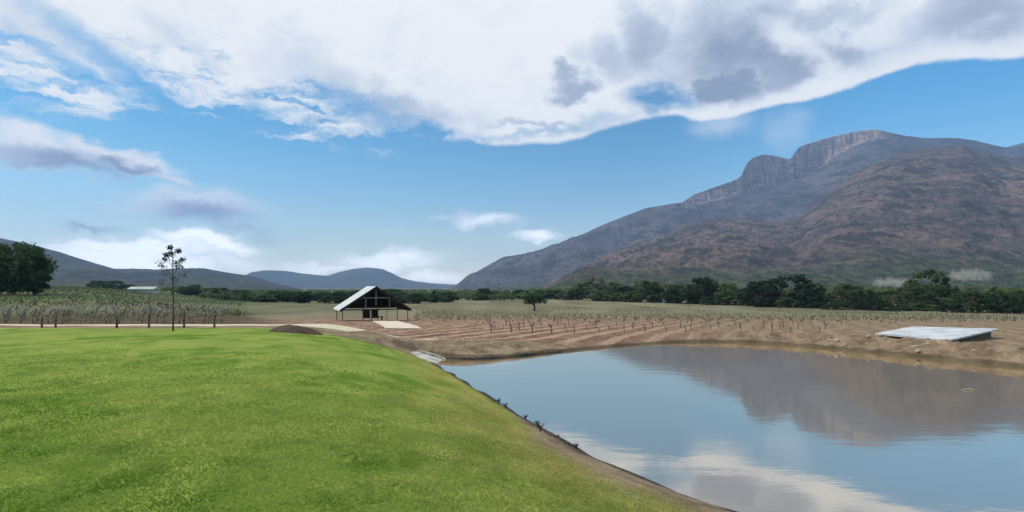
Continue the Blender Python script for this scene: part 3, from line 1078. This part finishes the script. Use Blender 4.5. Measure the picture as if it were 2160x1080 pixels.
vp = []
VL = 'bare pale-caned grape vine in the dormant vineyard rows beyond the road on the left'
VG = 'dormant grape vines beyond the road on the left'
ang = R(6)
for row in range(7):
    d0 = 41.5 + row * 3.3
    step_ = 1.0 + row * .14
    x0 = at(-20, d0); x1 = at(500 + row * 5, d0)
    n = int((x1 - x0) / step_)
    for i in range(n):
        if random.random() < .06: continue
        x = x0 + i * step_ + random.uniform(-.12, .12); y = d0 + (x - x0) * -.03 + random.uniform(-.12, .12)
        vp.append((x, y))
protos = []
for i, (x, y) in enumerate(vp[:225]):
    sc = random.uniform(.66, 1.08)
    rz = random.uniform(-.5, .5)
    if len(protos) < 6:
        p = make_vine(i, (x, y, hz(x, y)), rz, VL, VG); protos.append(p)
    else:
        copy_thing(random.choice(protos), (x, y, hz(x, y)), rz, sc, VL, VG)
NV = min(len(vp), 225)
# short pruned vines in the bare field behind the pond
VL2 = 'short pruned vine stump in the bare reddish field beyond the pond'
VG2 = 'pruned vine stumps in the bare field beyond the pond'


def make_stump(seed, loc, rz):
    rr_ = random.Random(seed)
    t = thing('vine_stump', loc, VL2, 'vine', VG2, rz)
    mb = MB()
    mb.tube([(0, 0, -.08), (.03, 0, .2), (0, .02, .42)], [.05, .042, .05], 6)
    mb.build('trunk', MAT['vine_trunk'], t, True)
    mb = MB()
    for k in range(3):
        w = rr_.uniform(-.25, .25)
        mb.tube([(0, .02, .38), (w * .6, .05, .52), (w, rr_.uniform(-.1, .1), rr_.uniform(.6, .85))], [.04, .03, .015], 5)
    mb.build('canes', MAT['vine_trunk'], t, True)
    return t


sp = []
for row in range(5):
    for i in range(16):
        px = 1035 + i * 46 + row * 13 + random.uniform(-12, 12)
        dd = 41 + row * 3.4 + (px - 1035) * .001
        if random.random() < .1: continue
        sp.append((at(px, dd), dd))
stp = []
for i, (x, y) in enumerate(sp):
    if len(stp) < 4:
        stp.append(make_stump(i, (x, y, hz(x, y)), random.uniform(0, 3)))
    else:
        copy_thing(random.choice(stp), (x, y, hz(x, y)), random.uniform(0, 3), random.uniform(.4, .85), VL2, VG2)


def distant_vines():
    """rows of low vines too many to count, out across the plain"""
    rr_ = np.random.default_rng(9)
    P = []
    for row in range(26):
        d0 = 60 + row * 3.4 * (1 + row * .02)
        x = np.arange(at(880, d0), at(2300, d0), 1.5)
        x = x + rr_.normal(size=len(x)) * .2
        y = d0 + (x - x[0]) * .02 + rr_.normal(size=len(x)) * .15
        ok = y < np.interp(x / y * F + 1080, [900, 1150, 1450, 2160, 2400], [250, 250, 220, 140, 130]) - 4
        P.append(np.stack([x[ok], y[ok]], -1))
    P = np.concatenate(P)
    z = height(P[:, 0], P[:, 1])
    pts = []
    for k in range(5):
        pts.append(np.stack([P[:, 0] + rr_.normal(size=len(P)) * .22, P[:, 1] + rr_.normal(size=len(P)) * .1, z + rr_.uniform(.05, .5, len(P))], -1))
    v, f = leaf_quads(np.concatenate(pts), .11, 3)
    o = link('distant_vines', np_mesh('distant_vines', v, f, MAT['scrub']))
    tag(o, 'faint rows of low grey-green vines across the far field', 'vines', None, 'stuff')
    P = []
    for row in range(40):
        d0 = 68 + row * 4.2 * (1 + row * .03)
        x = np.arange(at(-60, d0), at(520, d0), 1.3)
        x = x + rr_.normal(size=len(x)) * .3
        P.append(np.stack([x, d0 + rr_.normal(size=len(x)) * .2], -1))
    P = np.concatenate(P)
    z = height(P[:, 0], P[:, 1])
    pts = []
    for k in range(8):
        pts.append(np.stack([P[:, 0] + rr_.normal(size=len(P)) * .3, P[:, 1] + rr_.normal(size=len(P)) * .1, z + rr_.uniform(.1, .75, len(P))], -1))
    v, f = leaf_quads(np.concatenate(pts), .14, 4)
    o = link('distant_vines', np_mesh('distant_vines', v, f, MAT['scrub_green']))
    tag(o, 'faint rows of dull green vines on the rise behind the dormant vineyard', 'vines', None, 'stuff')


material('scrub', leaf_mat((.10, .095, .06), (.19, .175, .12), .3), rough=.95)
material('scrub_green', leaf_mat((.05, .065, .03), (.12, .13, .065), .2), rough=.95)
distant_vines()

# ------------------------------------------------------------------ stakes and saplings along the lawn edge
material('stake_wood', noisy((.07, .055, .035), (.15, .12, .08), 12, 3, .3))
def stake(px, py, hgt, label, rad=.045):
    d = 26.6
    x = at(px, d); z = hz(x, d)
    t = thing('wooden_stake', (x, d, z), label, 'stake', 'stakes along the lawn edge')
    mb = MB()
    mb.tube([(0, 0, -.15), (.01, 0, hgt * .5), (.02, .01, hgt)], [rad, rad * .95, rad * .85], 8)
    mb.build('post', MAT['stake_wood'], t)
    mb = MB()
    mb.tube([(-rad * 1.15, 0, hgt * .72), (0, -rad * 1.2, hgt * .73), (rad * 1.2, 0, hgt * .72), (0, rad * 1.2, hgt * .71), (-rad * 1.15, 0, hgt * .72)], [.008] * 5, 5)
    mb.build('tie_wire', MAT['stake_wood'], t)
for px, h, lab in ((88, .42, 'short stake at the lawn edge, leftmost of the row below the dark tree'),
                   (117, .36, 'low stake at the lawn edge, second from the left'),
                   (314, .62, 'dark stake at the lawn edge between the arching sapling and the slender tree'),
                   (388, .66, 'leaning pale-topped stake just right of the slender young tree'),
                   (452, .58, 'brown stake at the lawn edge, rightmost of the row')):
    stake(px, 690, h, lab)


def sapling(px, hgt, label, seed):
    d = 26.2
    x = at(px, d); z = hz(x, d)
    t = thing('bare_sapling', (x, d, z), label, 'sapling')
    rr_ = random.Random(seed)
    mb = MB()
    mb.tube([(0, 0, -.1), (.02, 0, hgt * .35), (0, .02, hgt * .5)], [.05, .042, .04], 7)
    mb.build('trunk', MAT['bark'], t, True)
    mb = MB()
    for k in range(9):
        s = -1 if k % 2 else 1
        w = s * rr_.uniform(.15, .55)
        hh = hgt * rr_.uniform(.75, 1.05)
        mb.tube([(0, .01, hgt * rr_.uniform(.35, .5)), (w * .6, rr_.uniform(-.1, .1), hgt * .75), (w, rr_.uniform(-.2, .2), hh), (w * 1.3, rr_.uniform(-.2, .2), hh * rr_.uniform(.75, .95))],
                [.024, .018, .011, .004], 5)
    mb.build('branches', MAT['vine_wood'], t, True)


sapling(246, .98, 'bare arching sapling with a dark trunk at the lawn edge left of the stakes', 3)

# ------------------------------------------------------------------ open shed
material('roof_metal', noisy((.42, .46, .46), (.60, .64, .63), 1.2, 4, .05, rough=.35, spec=.5))
material('roof_soffit', noisy((.018, .018, .016), (.035, .03, .025), 3, 3))  # near-black tone with the shade under the roof put into it
material('timber_grey', noisy((.10, .105, .10), (.19, .19, .18), 6, 3, .2))
material('post_pale', noisy((.42, .38, .33), (.58, .53, .47), 6, 3, .2))
material('wall_brown', noisy((.055, .03, .022), (.10, .06, .045), 3, 4, .3))
material('concrete', noisy((.50, .43, .34), (.66, .58, .48), 1.3, 5, .2))


def shed():
    ax, ay = at(793, 70.), 70.0
    gz = hz(ax, ay)
    rz = math.atan2(2.4, 6.0)       # gable normal turned towards the right
    t = thing('open_shed', (ax, ay, gz), 'open-sided gable-roofed shed with a pale metal roof and dark underside beyond the pond', 'shed', None, 0)
    t.rotation_euler = (0, 0, rz)
    # local: x across the gable, y back along the ridge
    W, L = 3.95, 6.6
    ez = .72 - gz; az_ = 3.38 - gz
    th = .12
    for sgn, nm in ((-1, 'roof'), (1, 'roof')):
        mb = MB()
        n = 18
        vs, fs = [], []
        # ribbed sheet: rows along ridge direction, gently corrugated
        ny = 60
        for j in range(ny + 1):
            yy = -.25 + (L + .5) * j / ny
            rib = .018 * (1 if (j % 4) < 1 else 0)
            for (fx, zz) in ((0, az_), (1, ez)):
                vs.append((sgn * fx * (W + .12), yy, zz - (0.04 if fx else 0) + rib))
            for (fx, zz) in ((1, ez), (0, az_)):
                vs.append((sgn * fx * (W + .12), yy, zz - (0.04 if fx else 0) - th))
        for j in range(ny):
            o = j * 4
            for k in range(4):
                k2 = (k + 1) % 4
                fs.append((o + k, o + k2, o + 4 + k2, o + 4 + k))
        fs.append((3, 2, 1, 0)); fs.append(tuple(ny * 4 + k for k in range(4)))
        mb.add(vs, fs)
        rf = mb.build(nm, MAT['roof_metal'], t)
        mb = MB()      # near-black sheet carrying the shade under the roof
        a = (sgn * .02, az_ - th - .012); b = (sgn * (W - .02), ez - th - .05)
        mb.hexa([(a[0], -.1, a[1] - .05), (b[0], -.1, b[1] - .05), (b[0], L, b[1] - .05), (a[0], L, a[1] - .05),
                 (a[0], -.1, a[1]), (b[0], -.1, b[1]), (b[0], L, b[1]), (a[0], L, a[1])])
        tagp = mb.build('roof_shade_sheet', MAT['roof_soffit'], t)
    # gable boards front edge
    for sgn in (-1, 1):
        mb = MB()
        mb.hexa([(0, -.30, az_ - .30), (sgn * (W + .12), -.30, ez - .28), (sgn * (W + .12), -.25, ez - .28), (0, -.25, az_ - .30),
                 (0, -.30, az_ + .01), (sgn * (W + .12), -.30, ez + .0), (sgn * (W + .12), -.25, ez + .0), (0, -.25, az_ + .01)])
        mb.build('barge_board', MAT['roof_soffit'] , t)
    # back gable panel
    mb = MB()
    mb.add([(-W + .1, L - .05, ez - .05), (W - .1, L - .05, ez - .05), (0, L - .05, az_ - .16), (-W + .1, L + .05, ez - .05), (W - .1, L + .05, ez - .05), (0, L + .05, az_ - .16)],
           [(0, 1, 2), (5, 4, 3), (0, 3, 4, 1), (1, 4, 5, 2), (2, 5, 3, 0)])
    mb.build('gable_panel', MAT['roof_soffit'], t)
    rise = az_ - ez
    # truss at front
    yb = .0
    ty = ez + rise * .50
    xw = W * .50
    mb = MB(); mb.box((0, yb, ty), (xw * 2 - .25, .10, .14)); mb.build('tie_beam', MAT['timber_grey'], t)
    mb = MB(); mb.box((0, yb - .06, ez + rise * .5), (.14, .09, rise * .62)); mb.build('king_post', MAT['timber_grey'], t)
    mb = MB(); mb.box((0, yb + .05, ez - .02), (W * 2 - .3, .10, .12)); mb.build('tie_beam', MAT['roof_soffit'], t)
    for px_, nm in ((-.62, 'post'), (1.28, 'post')):
        for yy in (.1, L - .3):
            mb = MB()
            mb.tube([(px_, yy, -.4), (px_ + (.05 if px_ < 0 else -.05), yy, .7), (px_, yy, ez + .02)], [.085, .08, .075], 8)
            mb.build(nm, MAT['post_pale'], t)
    for px_ in (-1.15, 1.55):
        mb = MB(); mb.box((px_, -.02, (ez + ty) / 2), (.12, .08, ty - ez - .02)); mb.build('strut', MAT['timber_grey'], t)
    for px_ in (-W + .25, W - .25):
        for yy in (.1, L - .3):
            mb = MB(); mb.tube([(px_, yy, -.4), (px_, yy, ez - .1)], [.045, .045], 8); mb.build('post', MAT['wall_brown'], t)
    # brown back screen between the middle posts
    mb = MB(); mb.box((.33, L - .6, ez * .40), (1.75, .12, ez * .78)); mb.build('back_screen', MAT['wall_brown'], t)
    mb = MB(); mb.box((.33, 1.6, ez * .28), (1.5, .6, .08)); mb.box((-.3, 1.6, .12), (.1, .5, ez * .5)); mb.box((.95, 1.6, .12), (.1, .5, ez * .5))
    tb = mb.build('work_bench', MAT['wall_brown'], t)


shed()


def strip(name, rows, thick, mat, lift=.03):
    """draped slab from rows of (xL,yL,xR,yR)"""
    vs, fs = [], []
    m = 6
    for (xl, yl, xr, yr) in rows:
        for k in range(m + 1):
            f = k / m
            x, y = xl + (xr - xl) * f, yl + (yr - yl) * f
            vs.append((x, y, hz(x, y) + lift))
    n = len(rows)
    base = len(vs)
    vs += [(x, y, z - thick) for x, y, z in vs]
    w = m + 1
    for i in range(n - 1):
        for k in range(m):
            a = i * w + k
            fs.append((a, a + 1, a + w + 1, a + w))
            fs.append((base + a, base + a + w, base + a + w + 1, base + a + 1))
        fs.append((i * w, (i + 1) * w, base + (i + 1) * w, base + i * w))
        fs.append((i * w + m, base + i * w + m, base + (i + 1) * w + m, (i + 1) * w + m))
    for k in range(m):
        fs.append((k, base + k, base + k + 1, k + 1))
        o = (n - 1) * w
        fs.append((o + k, o + k + 1, base + o + k + 1, base + o + k))
    mb = MB(); mb.add(vs, fs)
    return mb.build(name, mat)


rows = []
for k in range(15):
    f = k / 14
    dd = 67 - 21 * f
    pl = 786 + 28 * f; pr = 838 + 50 * f ** 1.1
    rows.append((at(pl, dd), dd, at(pr, dd), dd + .3))
strip('path', rows, .15, MAT['concrete'], .07)['kind'] = 'structure'

# spillway slab at the far left corner of the pond
material('concrete_wet', noisy((.28, .28, .24), (.46, .46, .40), 2.2, 5, .4))
def apron():
    t = thing('concrete_apron', (wpx(900, 752)[0], wpx(900, 752)[1], 0), 'pale grey concrete inlet apron sloping into the narrow left corner of the pond', 'concrete slab')
    ox, oy = t.location[0], t.location[1]
    P = [(864, 742, .22), (882, 742, .24), (915, 750, .12), (940, 760, -.05), (930, 770, -.06), (905, 764, .08), (880, 753, .18)]
    top = []
    for px, py, z in P:
        x, y = wpx(px, py, z)
        top.append((x - ox, y - oy, z + .015))
    mb = MB()
    n = len(top)
    bot = [(x, y, z - .25) for x, y, z in top]
    mb.add(top + bot, [tuple(range(n))[::-1], tuple(range(n, 2 * n))] + [(i, (i + 1) % n, n + (i + 1) % n, n + i) for i in range(n)])
    mb.build('slab', MAT['concrete_wet'], t)
    mb = MB()
    e = [top[1], top[2], top[3]]
    for a, b in zip(e[:-1], e[1:]):
        mb.tube([(a[0], a[1], a[2] + .03), (b[0], b[1], b[2] + .03)], [.05, .05], 6)
    mb.build('raised_edge', MAT['concrete_wet'], t)
apron()

# soil heap on the lawn edge
material('dark_soil', noisy((.045, .028, .018), (.115, .075, .05), 7, 5, .8))
def heap():
    d = 24.6
    x = at(622, d); z = hz(x, d)
    n, m = 40, 14
    vs, fs = [], []
    for j in range(m + 1):
        rr_ = j / m
        for i in range(n):
            a = 2 * math.pi * i / n
            k = 1 + .10 * math.sin(3 * a + 1) + .06 * math.sin(7 * a)
            hx, hy = .98 * rr_ * k * math.cos(a), 1.1 * rr_ * k * math.sin(a)
            nn = float(fbm(np.array([hx * 3.1]), np.array([hy * 3.1]), 4, 5)[0])
            hgt = .26 * (1 - rr_ ** 2.4) + .06 * nn * (1 - rr_ ** 3)
            vs.append((hx, hy, hgt + (hz(x + hx, d + hy) - z) - .01 * (j == m)))
    for j in range(m):
        for i in range(n):
            i2 = (i + 1) % n
            fs.append((j * n + i, (j + 1) * n + i, (j + 1) * n + i2, j * n + i2))
    mb = MB(); mb.add(vs, fs)
    o = mb.build('soil_heap', MAT['dark_soil'], None, True)
    o.location = (x, d, z)
    tag(o, 'low rounded heap of dark brown soil at the far edge of the lawn', 'soil heap')
heap()

# ------------------------------------------------------------------ low shed with a flat metal roof on the far bank
material('flat_roof', noisy((.36, .39, .41), (.52, .55, .57), .9, 5, .08, rough=.4, spec=.5))
material('shed_wall', noisy((.10, .075, .05), (.19, .145, .10), 3, 4, .3))
def low_shed():
    cor = [(2000, 718, 30.5), (2106, 694, 35.2), (1922, 689, 41.0), (1846, 703, 36.0)]   # px, py, distance
    P = [(at(px, d), d, CZ - (py - HZ) / F * d) for px, py, d in cor]
    ox, oy = P[0][0], P[0][1]
    gz = .05
    t = thing('pump_shed', (ox, oy, gz), 'low half-sunk shed with flat pale metal roof on the right pond bank', 'shed')
    L = [(x - ox, y - oy, z - gz) for x, y, z in P]
    # ribbed roof
    A, B, Cc, D_ = [np.array(p) for p in L]
    n = 36
    vs, fs = [], []
    for j in range(n + 1):
        f = j / n
        rib = .02 if j % 4 == 0 else 0
        a = A + (B - A) * f; b = D_ + (Cc - D_) * f
        vs += [tuple(a + (0, 0, rib)), tuple(b + (0, 0, rib)), tuple(b - (0, 0, .07)), tuple(a - (0, 0, .07))]
    for j in range(n):
        o = j * 4
        for k in range(4):
            k2 = (k + 1) % 4
            fs.append((o + k, o + 4 + k, o + 4 + k2, o + k2))
    fs.append((0, 1, 2, 3)); fs.append((n * 4 + 3, n * 4 + 2, n * 4 + 1, n * 4))
    mb = MB(); mb.add(vs, fs); mb.build('roof', MAT['flat_roof'], t)
    cen = (A + B + Cc + D_) / 4
    def inset(p, k=.90): return cen + (p - cen) * k
    for a, b in ((A, B), (B, Cc), (Cc, D_), (D_, A)):
        a, b = inset(a), inset(b)
        nrm_ = np.cross(b - a, (0, 0, 1)); nrm_ /= np.linalg.norm(nrm_); nrm_ *= .06
        mb = MB()
        za, zb = a[2] - .09, b[2] - .09
        sh = (b - a) * .012
        a2, b2 = a + sh, b - sh
        mb.hexa([(a2[0], a2[1], -.6), (b2[0], b2[1], -.6), (b2[0] - nrm_[0], b2[1] - nrm_[1], -.6), (a2[0] - nrm_[0], a2[1] - nrm_[1], -.6),
                 (a2[0], a2[1], za), (b2[0], b2[1], zb), (b2[0] - nrm_[0], b2[1] - nrm_[1], zb), (a2[0] - nrm_[0], a2[1] - nrm_[1], za)])
        mb.build('wall', MAT['shed_wall'], t)
low_shed()

# stones on the far right bank
material('bank_stone', noisy((.30, .24, .16), (.52, .44, .31), 4, 4, .5))
def stones():
    protos_ = []
    rr_ = random.Random(12)
    lab = 'pale sandy stone on the far right bank of the pond'
    for i in range(26):
        px = rr_.uniform(1690, 2210)
        wy = np.interp(px, [1650, 1800, 1950, 2160, 2300], [727, 740, 755, 777, 792])
        py = wy - rr_.uniform(3, 26) * np.interp(px, [1690, 1850], [.5, 1])
        d = CZ * F / (wy - HZ) + rr_.uniform(.3, 3.2)
        x = at(px, d)
        z = hz(x, d)
        s = rr_.uniform(.06, .17)
        if len(protos_) < 5:
            n, m = 14, 9
            vs, fs = [], []
            for a in range(m + 1):
                ph = math.pi * a / m
                for b in range(n):
                    th = 2 * math.pi * b / n
                    q_ = 1 + .6 * float(fbm(np.array([math.cos(th) * 1.2 + i * 3.]), np.array([math.sin(th) * 1.2 + ph * 1.3]), 3, i)[0])
                    vs.append((q_ * math.sin(ph) * math.cos(th), q_ * .8 * math.sin(ph) * math.sin(th), q_ * .62 * math.cos(ph)))
            for a in range(m):
                for b in range(n):
                    b2 = (b + 1) % n
                    fs.append((a * n + b, (a + 1) * n + b, (a + 1) * n + b2, a * n + b2))
            mb = MB(); mb.add(vs, fs)
            o = mb.build('stone', MAT['bank_stone'], None, True)
            tag(o, lab, 'stone', 'stones on the far right bank')
            protos_.append(o)
        else:
            o = rr_.choice(protos_).copy(); COL.objects.link(o)
        o.location = (x, d, z + s * .12); o.scale = (s * rr_.uniform(.9, 1.7), s, s); o.rotation_euler = (0, 0, rr_.uniform(0, 6))
stones()

# dark liner edge along the near side of the pond
material('liner', noisy((.018, .022, .028), (.05, .055, .06), 5, 3, rough=.5))
def liner():
    k0 = [i for i, (x, y) in enumerate(PONDS) if (y < 30.5 and x < 4.5 and y > 6)]
    pts = [tuple(PONDS[i] - nrm[i] * .02) for i in k0]
    fine_ = []
    for a, b in zip(pts[:-1], pts[1:]):
        L = math.dist(a, b); n = max(1, int(L / .25))
        for j in range(n):
            fine_.append((a[0] + (b[0] - a[0]) * j / n, a[1] + (b[1] - a[1]) * j / n))
    mb = MB()
    P = []
    for i, (x, y) in enumerate(fine_):
        P.append((x + .03 * math.sin(i * .9), y + .03 * math.sin(i * .61 + 1), .035 + .018 * math.sin(i * .43)))
    mb.tube(P, [.033 + .018 * math.sin(i * .77) for i in range(len(P))], 6)
    o = mb.build('pond_liner', MAT['liner'], None, True)
    tag(o, 'dark rolled pond liner edge along the grassy near bank', 'liner')
liner()

# ------------------------------------------------------------------ grass
def grass_mat(g, t, bs):
    geo = g.n('ShaderNodeNewGeometry')
    pos = geo.outputs['Position']
    midn = g.noise(g.map(pos, sc=(1, .7, 0)), .95, 6, .64, .4)
    f3 = g.noise(pos, 30, 2, .6)
    big = g.noise(g.map(pos, sc=(1, 1, 0)), .35, 3, .55)
    a = g.n('ShaderNodeAttribute'); a.attribute_name = 'zone'
    s = g.n('ShaderNodeSeparateColor'); t.links.new(a.outputs['Color'], s.inputs[0])
    c = g.mix(g.step(midn, .38, .62), (.12, .245, .024), (.31, .41, .085))
    c = g.mix(g.m('MULTIPLY', g.step(big, .42, .60), .6), c, (.33, .39, .09))
    c = g.mix(g.step(f3, .5, .75, 0, .3), c, (.36, .42, .13))
    c = g.mix(g.m('MULTIPLY', s.outputs[0], .8), c, (.40, .35, .13))
    c = g.mix(g.m('MULTIPLY', s.outputs[1], .75), c, (.34, .30, .14))
    t.links.new(c, bs.inputs['Base Color'])
    bs.inputs['Specular IOR Level'].default_value = .1
    translucent(g, t, bs, .45)


material('grass', grass_mat, rough=.8)
def grass():
    rr_ = np.random.default_rng(3)
    n = 430000
    v = rr_.uniform(0, 1, n)
    y = 3.2 * (26.0 / 3.2) ** (v ** .8)
    x = rr_.uniform(-.95, .62, n) * y
    s = pond_sd(x, y)
    wl, w = weights(x, y)
    m = lawn_mask(x, y, s, w)
    clump = fbm(x / .5, y / .5, 3, 81)
    ok = (rr_.uniform(0, 1, n) < m * (.75 + .35 * clump)) & (y < 17) & (rr_.uniform(0, 1, n) < np.interp(y, [0, 8, 12, 17], [1, .9, .5, .0]))
    x, y, s, clump = x[ok], y[ok], s[ok], clump[ok]
    n = len(x)
    z = height(x, y)
    dr = dry_mask(x, y, s, None)
    hgt = (.012 + .014 * rr_.uniform(0, 1, n) + .02 * np.clip(clump, 0, 1)) * (1 + y / 60)
    wd = .0035 * (1 + y / 5) * rr_.uniform(.7, 1.4, n)
    th = rr_.uniform(0, 2 * math.pi, n)
    ca, sa = np.cos(th) * wd, np.sin(th) * wd
    lx = rr_.normal(size=n) * hgt * 1.0; ly = rr_.normal(size=n) * hgt * 1.0
    V = np.stack([np.stack([x - ca, y - sa, z - .006], -1), np.stack([x + ca, y + sa, z - .006], -1), np.stack([x + lx, y + ly, z + hgt], -1)], 1).reshape(-1, 3)
    me = np_mesh('grass', V, np.arange(3 * n).reshape(n, 3), MAT['grass'])
    col = np.zeros((n, 4), np.float32); col[:, 0] = dr; col[:, 1] = rr_.uniform(0, 1, n) < .05; col[:, 3] = 1
    a = me.color_attributes.new('zone', 'FLOAT_COLOR', 'POINT')
    a.data.foreach_set('color', np.repeat(col, 3, 0).ravel())
    o = link('grass', me)
    tag(o, 'short mown green grass covering the lawn', 'grass', None, 'stuff')


grass()

# weeds along the near water edge
def weeds():
    rr_ = random.Random(21)
    spots = [(1052, 850, .22, 'small dark green weed on the near water edge where the bank bends'),
             (1066, 862, .18, 'leafy weed beside the dark one at the bend of the near bank'),
             (1108, 880, .20, 'thin weed standing alone over the water above the bank, left of the brown tuft'),
             (1134, 900, .24, 'pair-stemmed green weed just behind the brown tuft'),
             (1140, 925, .26, 'dark brown tuft on the near bank between grass and bare sand'),
             (1176, 920, .16, 'small weed on the water edge right of the brown tuft'),
             (1215, 950, .14, 'low dark weed on the edge of the sandy bank strip')]
    for i, (px, py, h, lab) in enumerate(spots):
        h *= .6
        x, y = wpx(px, py, .1)
        sgn = pond_sd(np.array([x]), np.array([y]))[0]
        z = max(hz(x, y), .03)
        t = thing('weed', (x, y, z), lab, 'weed', 'weeds along the near water edge')
        mb = MB()
        tips = []
        for k in range(9):
            a = rr_.uniform(0, 6.28); l = h * rr_.uniform(.6, 1.1)
            tip = (math.cos(a) * l * .4, math.sin(a) * l * .4, l)
            mb.tube([(0, 0, -.02), (tip[0] * .35, tip[1] * .35, l * .55), tip], [.006, .005, .002], 4)
            tips += [tip, (tip[0] * .6, tip[1] * .6, l * .7)]
        mb.build('stems', MAT['stake_wood'] if 'brown' in lab and i == 4 else MAT['leaf_dark'], t)
        c = np.array(tips).repeat(6, 0) + np.random.default_rng(i).normal(size=(len(tips) * 6, 3)) * h * .09
        v, f = leaf_quads(c, .012, i)
        link('leaves', np_mesh('leaves', v, f, MAT['dark_soil'] if i == 4 else MAT['leaf_mid']), t)
weeds()

def ripple_stick():  # pale stick shape added where a long pale ripple lies on the water
    x, y = wpx(2045, 822, .02)
    mb = MB()
    mb.tube([(-.24, 0, .0), (-.08, .02, .025), (.09, -.01, .02), (.25, .03, .0)], [.014, .03, .026, .01], 7)
    mb.tube([(.02, 0, .02), (.09, .07, .05), (.13, .12, .06)], [.014, .01, .005], 5)
    o = mb.build('ripple_stick', MAT['bank_stone'], None, True)
    o.location = (x, y, 0)
    tag(o, 'small pale stick added in place of a ripple on the pond at the right', 'ripple_stick')
ripple_stick()

# far farm buildings
material('far_roof', noisy((.36, .39, .33), (.46, .48, .42), .3, 3))
material('far_wall', noisy((.34, .33, .28), (.45, .43, .37), .3, 3))
def barn(px, d, wm, dm_, hm, label):
    x = at(px, d); z = hz(x, d)
    t = thing('farm_shed', (x, d, z), label, 'farm shed')
    mb = MB(); mb.box((0, 0, hm * .3), (wm, dm_, hm * .6 + .4)); mb.build('wall', MAT['far_wall'], t)
    mb = MB()
    a, b = wm / 2 + .5, dm_ / 2 + .5
    e, tp = hm * .62, hm
    mb.add([(-a, -b, e), (a, -b, e), (a, b, e), (-a, b, e), (-a, 0, tp), (a, 0, tp)], [(0, 1, 5, 4), (2, 3, 4, 5), (1, 2, 5), (3, 0, 4), (3, 2, 1, 0)])
    mb.build('roof', MAT['far_roof'], t)
    mb = MB(); mb.box((-wm * .2, -dm_ / 2 - .04, hm * .25), (wm * .08, .08, hm * .5)); mb.build('door', MAT['shed_wall'], t)
barn(304, 300., 12., 6., 3.2, 'tiny long pale-roofed farm shed far off under the left hill')

ORD = ['leftmost', 'second', 'third', 'fourth', 'fifth', 'sixth', 'seventh', 'eighth', 'ninth', 'tenth', 'eleventh', 'twelfth', 'thirteenth', 'fourteenth',
       'fifteenth', 'sixteenth', 'seventeenth', 'eighteenth', 'nineteenth', 'twentieth']
TONE = {'leaf_black': 'blackish-green', 'leaf_dark': 'dark green', 'leaf_mid': 'mid-green', 'leaf_pale': 'pale olive'}


def name_row(group, fmt):
    """a label of its own for each tree of a row: its tone and its place among the trees of that tone"""
    row = [o for o in COL.objects if o.get('group') == group and o.parent is None]
    tones = {}
    for o in sorted(row, key=lambda o: o.location.x / o.location.y):
        cr_ = [c for c in o.children if c.name.startswith('crown')][0]
        tone = TONE[cr_.data.materials[0].name]
        k = tones.get(tone, 0); tones[tone] = k + 1
        side = 'leftmost' if k == 0 else ORD[min(k, 19)] + ' from the left'
        o['label'] = fmt.format(tone=tone, side=side)


name_row(G1, '{tone} tree, {side} of its shade behind the right field')
name_row('low bushes along the field edge', 'low {tone} bush, {side} of its shade along the field edge')
name_row('far trees across the valley floor', 'tiny {tone} tree, {side} of its shade behind the open shed')
name_row('small far trees below the mountain foot', 'small far {tone} tree, {side} of its shade under the mountain')
name_row('far trees at the foot of the left hill', 'small {tone} tree, {side} at the foot of the left hill')

# ------------------------------------------------------------------ haze
def haze():
    mb = MB()
    x0, x1, y0, y1, z0, z1 = -8000, 9000, -6000, 9900, -60, 1330
    mb.hexa([(x0, y0, z0), (x1, y0, z0), (x1, y1, z0), (x0, y1, z0), (x0, y0, z1), (x1, y0, z1), (x1, y1, z1), (x0, y1, z1)])
    m = bpy.data.materials.new('haze')
    m.use_nodes = True
    t = m.node_tree; t.nodes.clear()
    v = t.nodes.new('ShaderNodeVolumePrincipled')
    v.inputs['Color'].default_value = HAZE_COL
    v.inputs['Density'].default_value = HAZE_D
    v.inputs['Anisotropy'].default_value = 0.0
    out = t.nodes.new('ShaderNodeOutputMaterial')
    t.links.new(v.outputs[0], out.inputs['Volume'])
    o = mb.build('haze', m)
    o['kind'] = 'stuff'
HAZE_COL = (.40, .62, 1.0, 1)
HAZE_D = 0.00008
haze()
print('objects', len(bpy.data.objects))
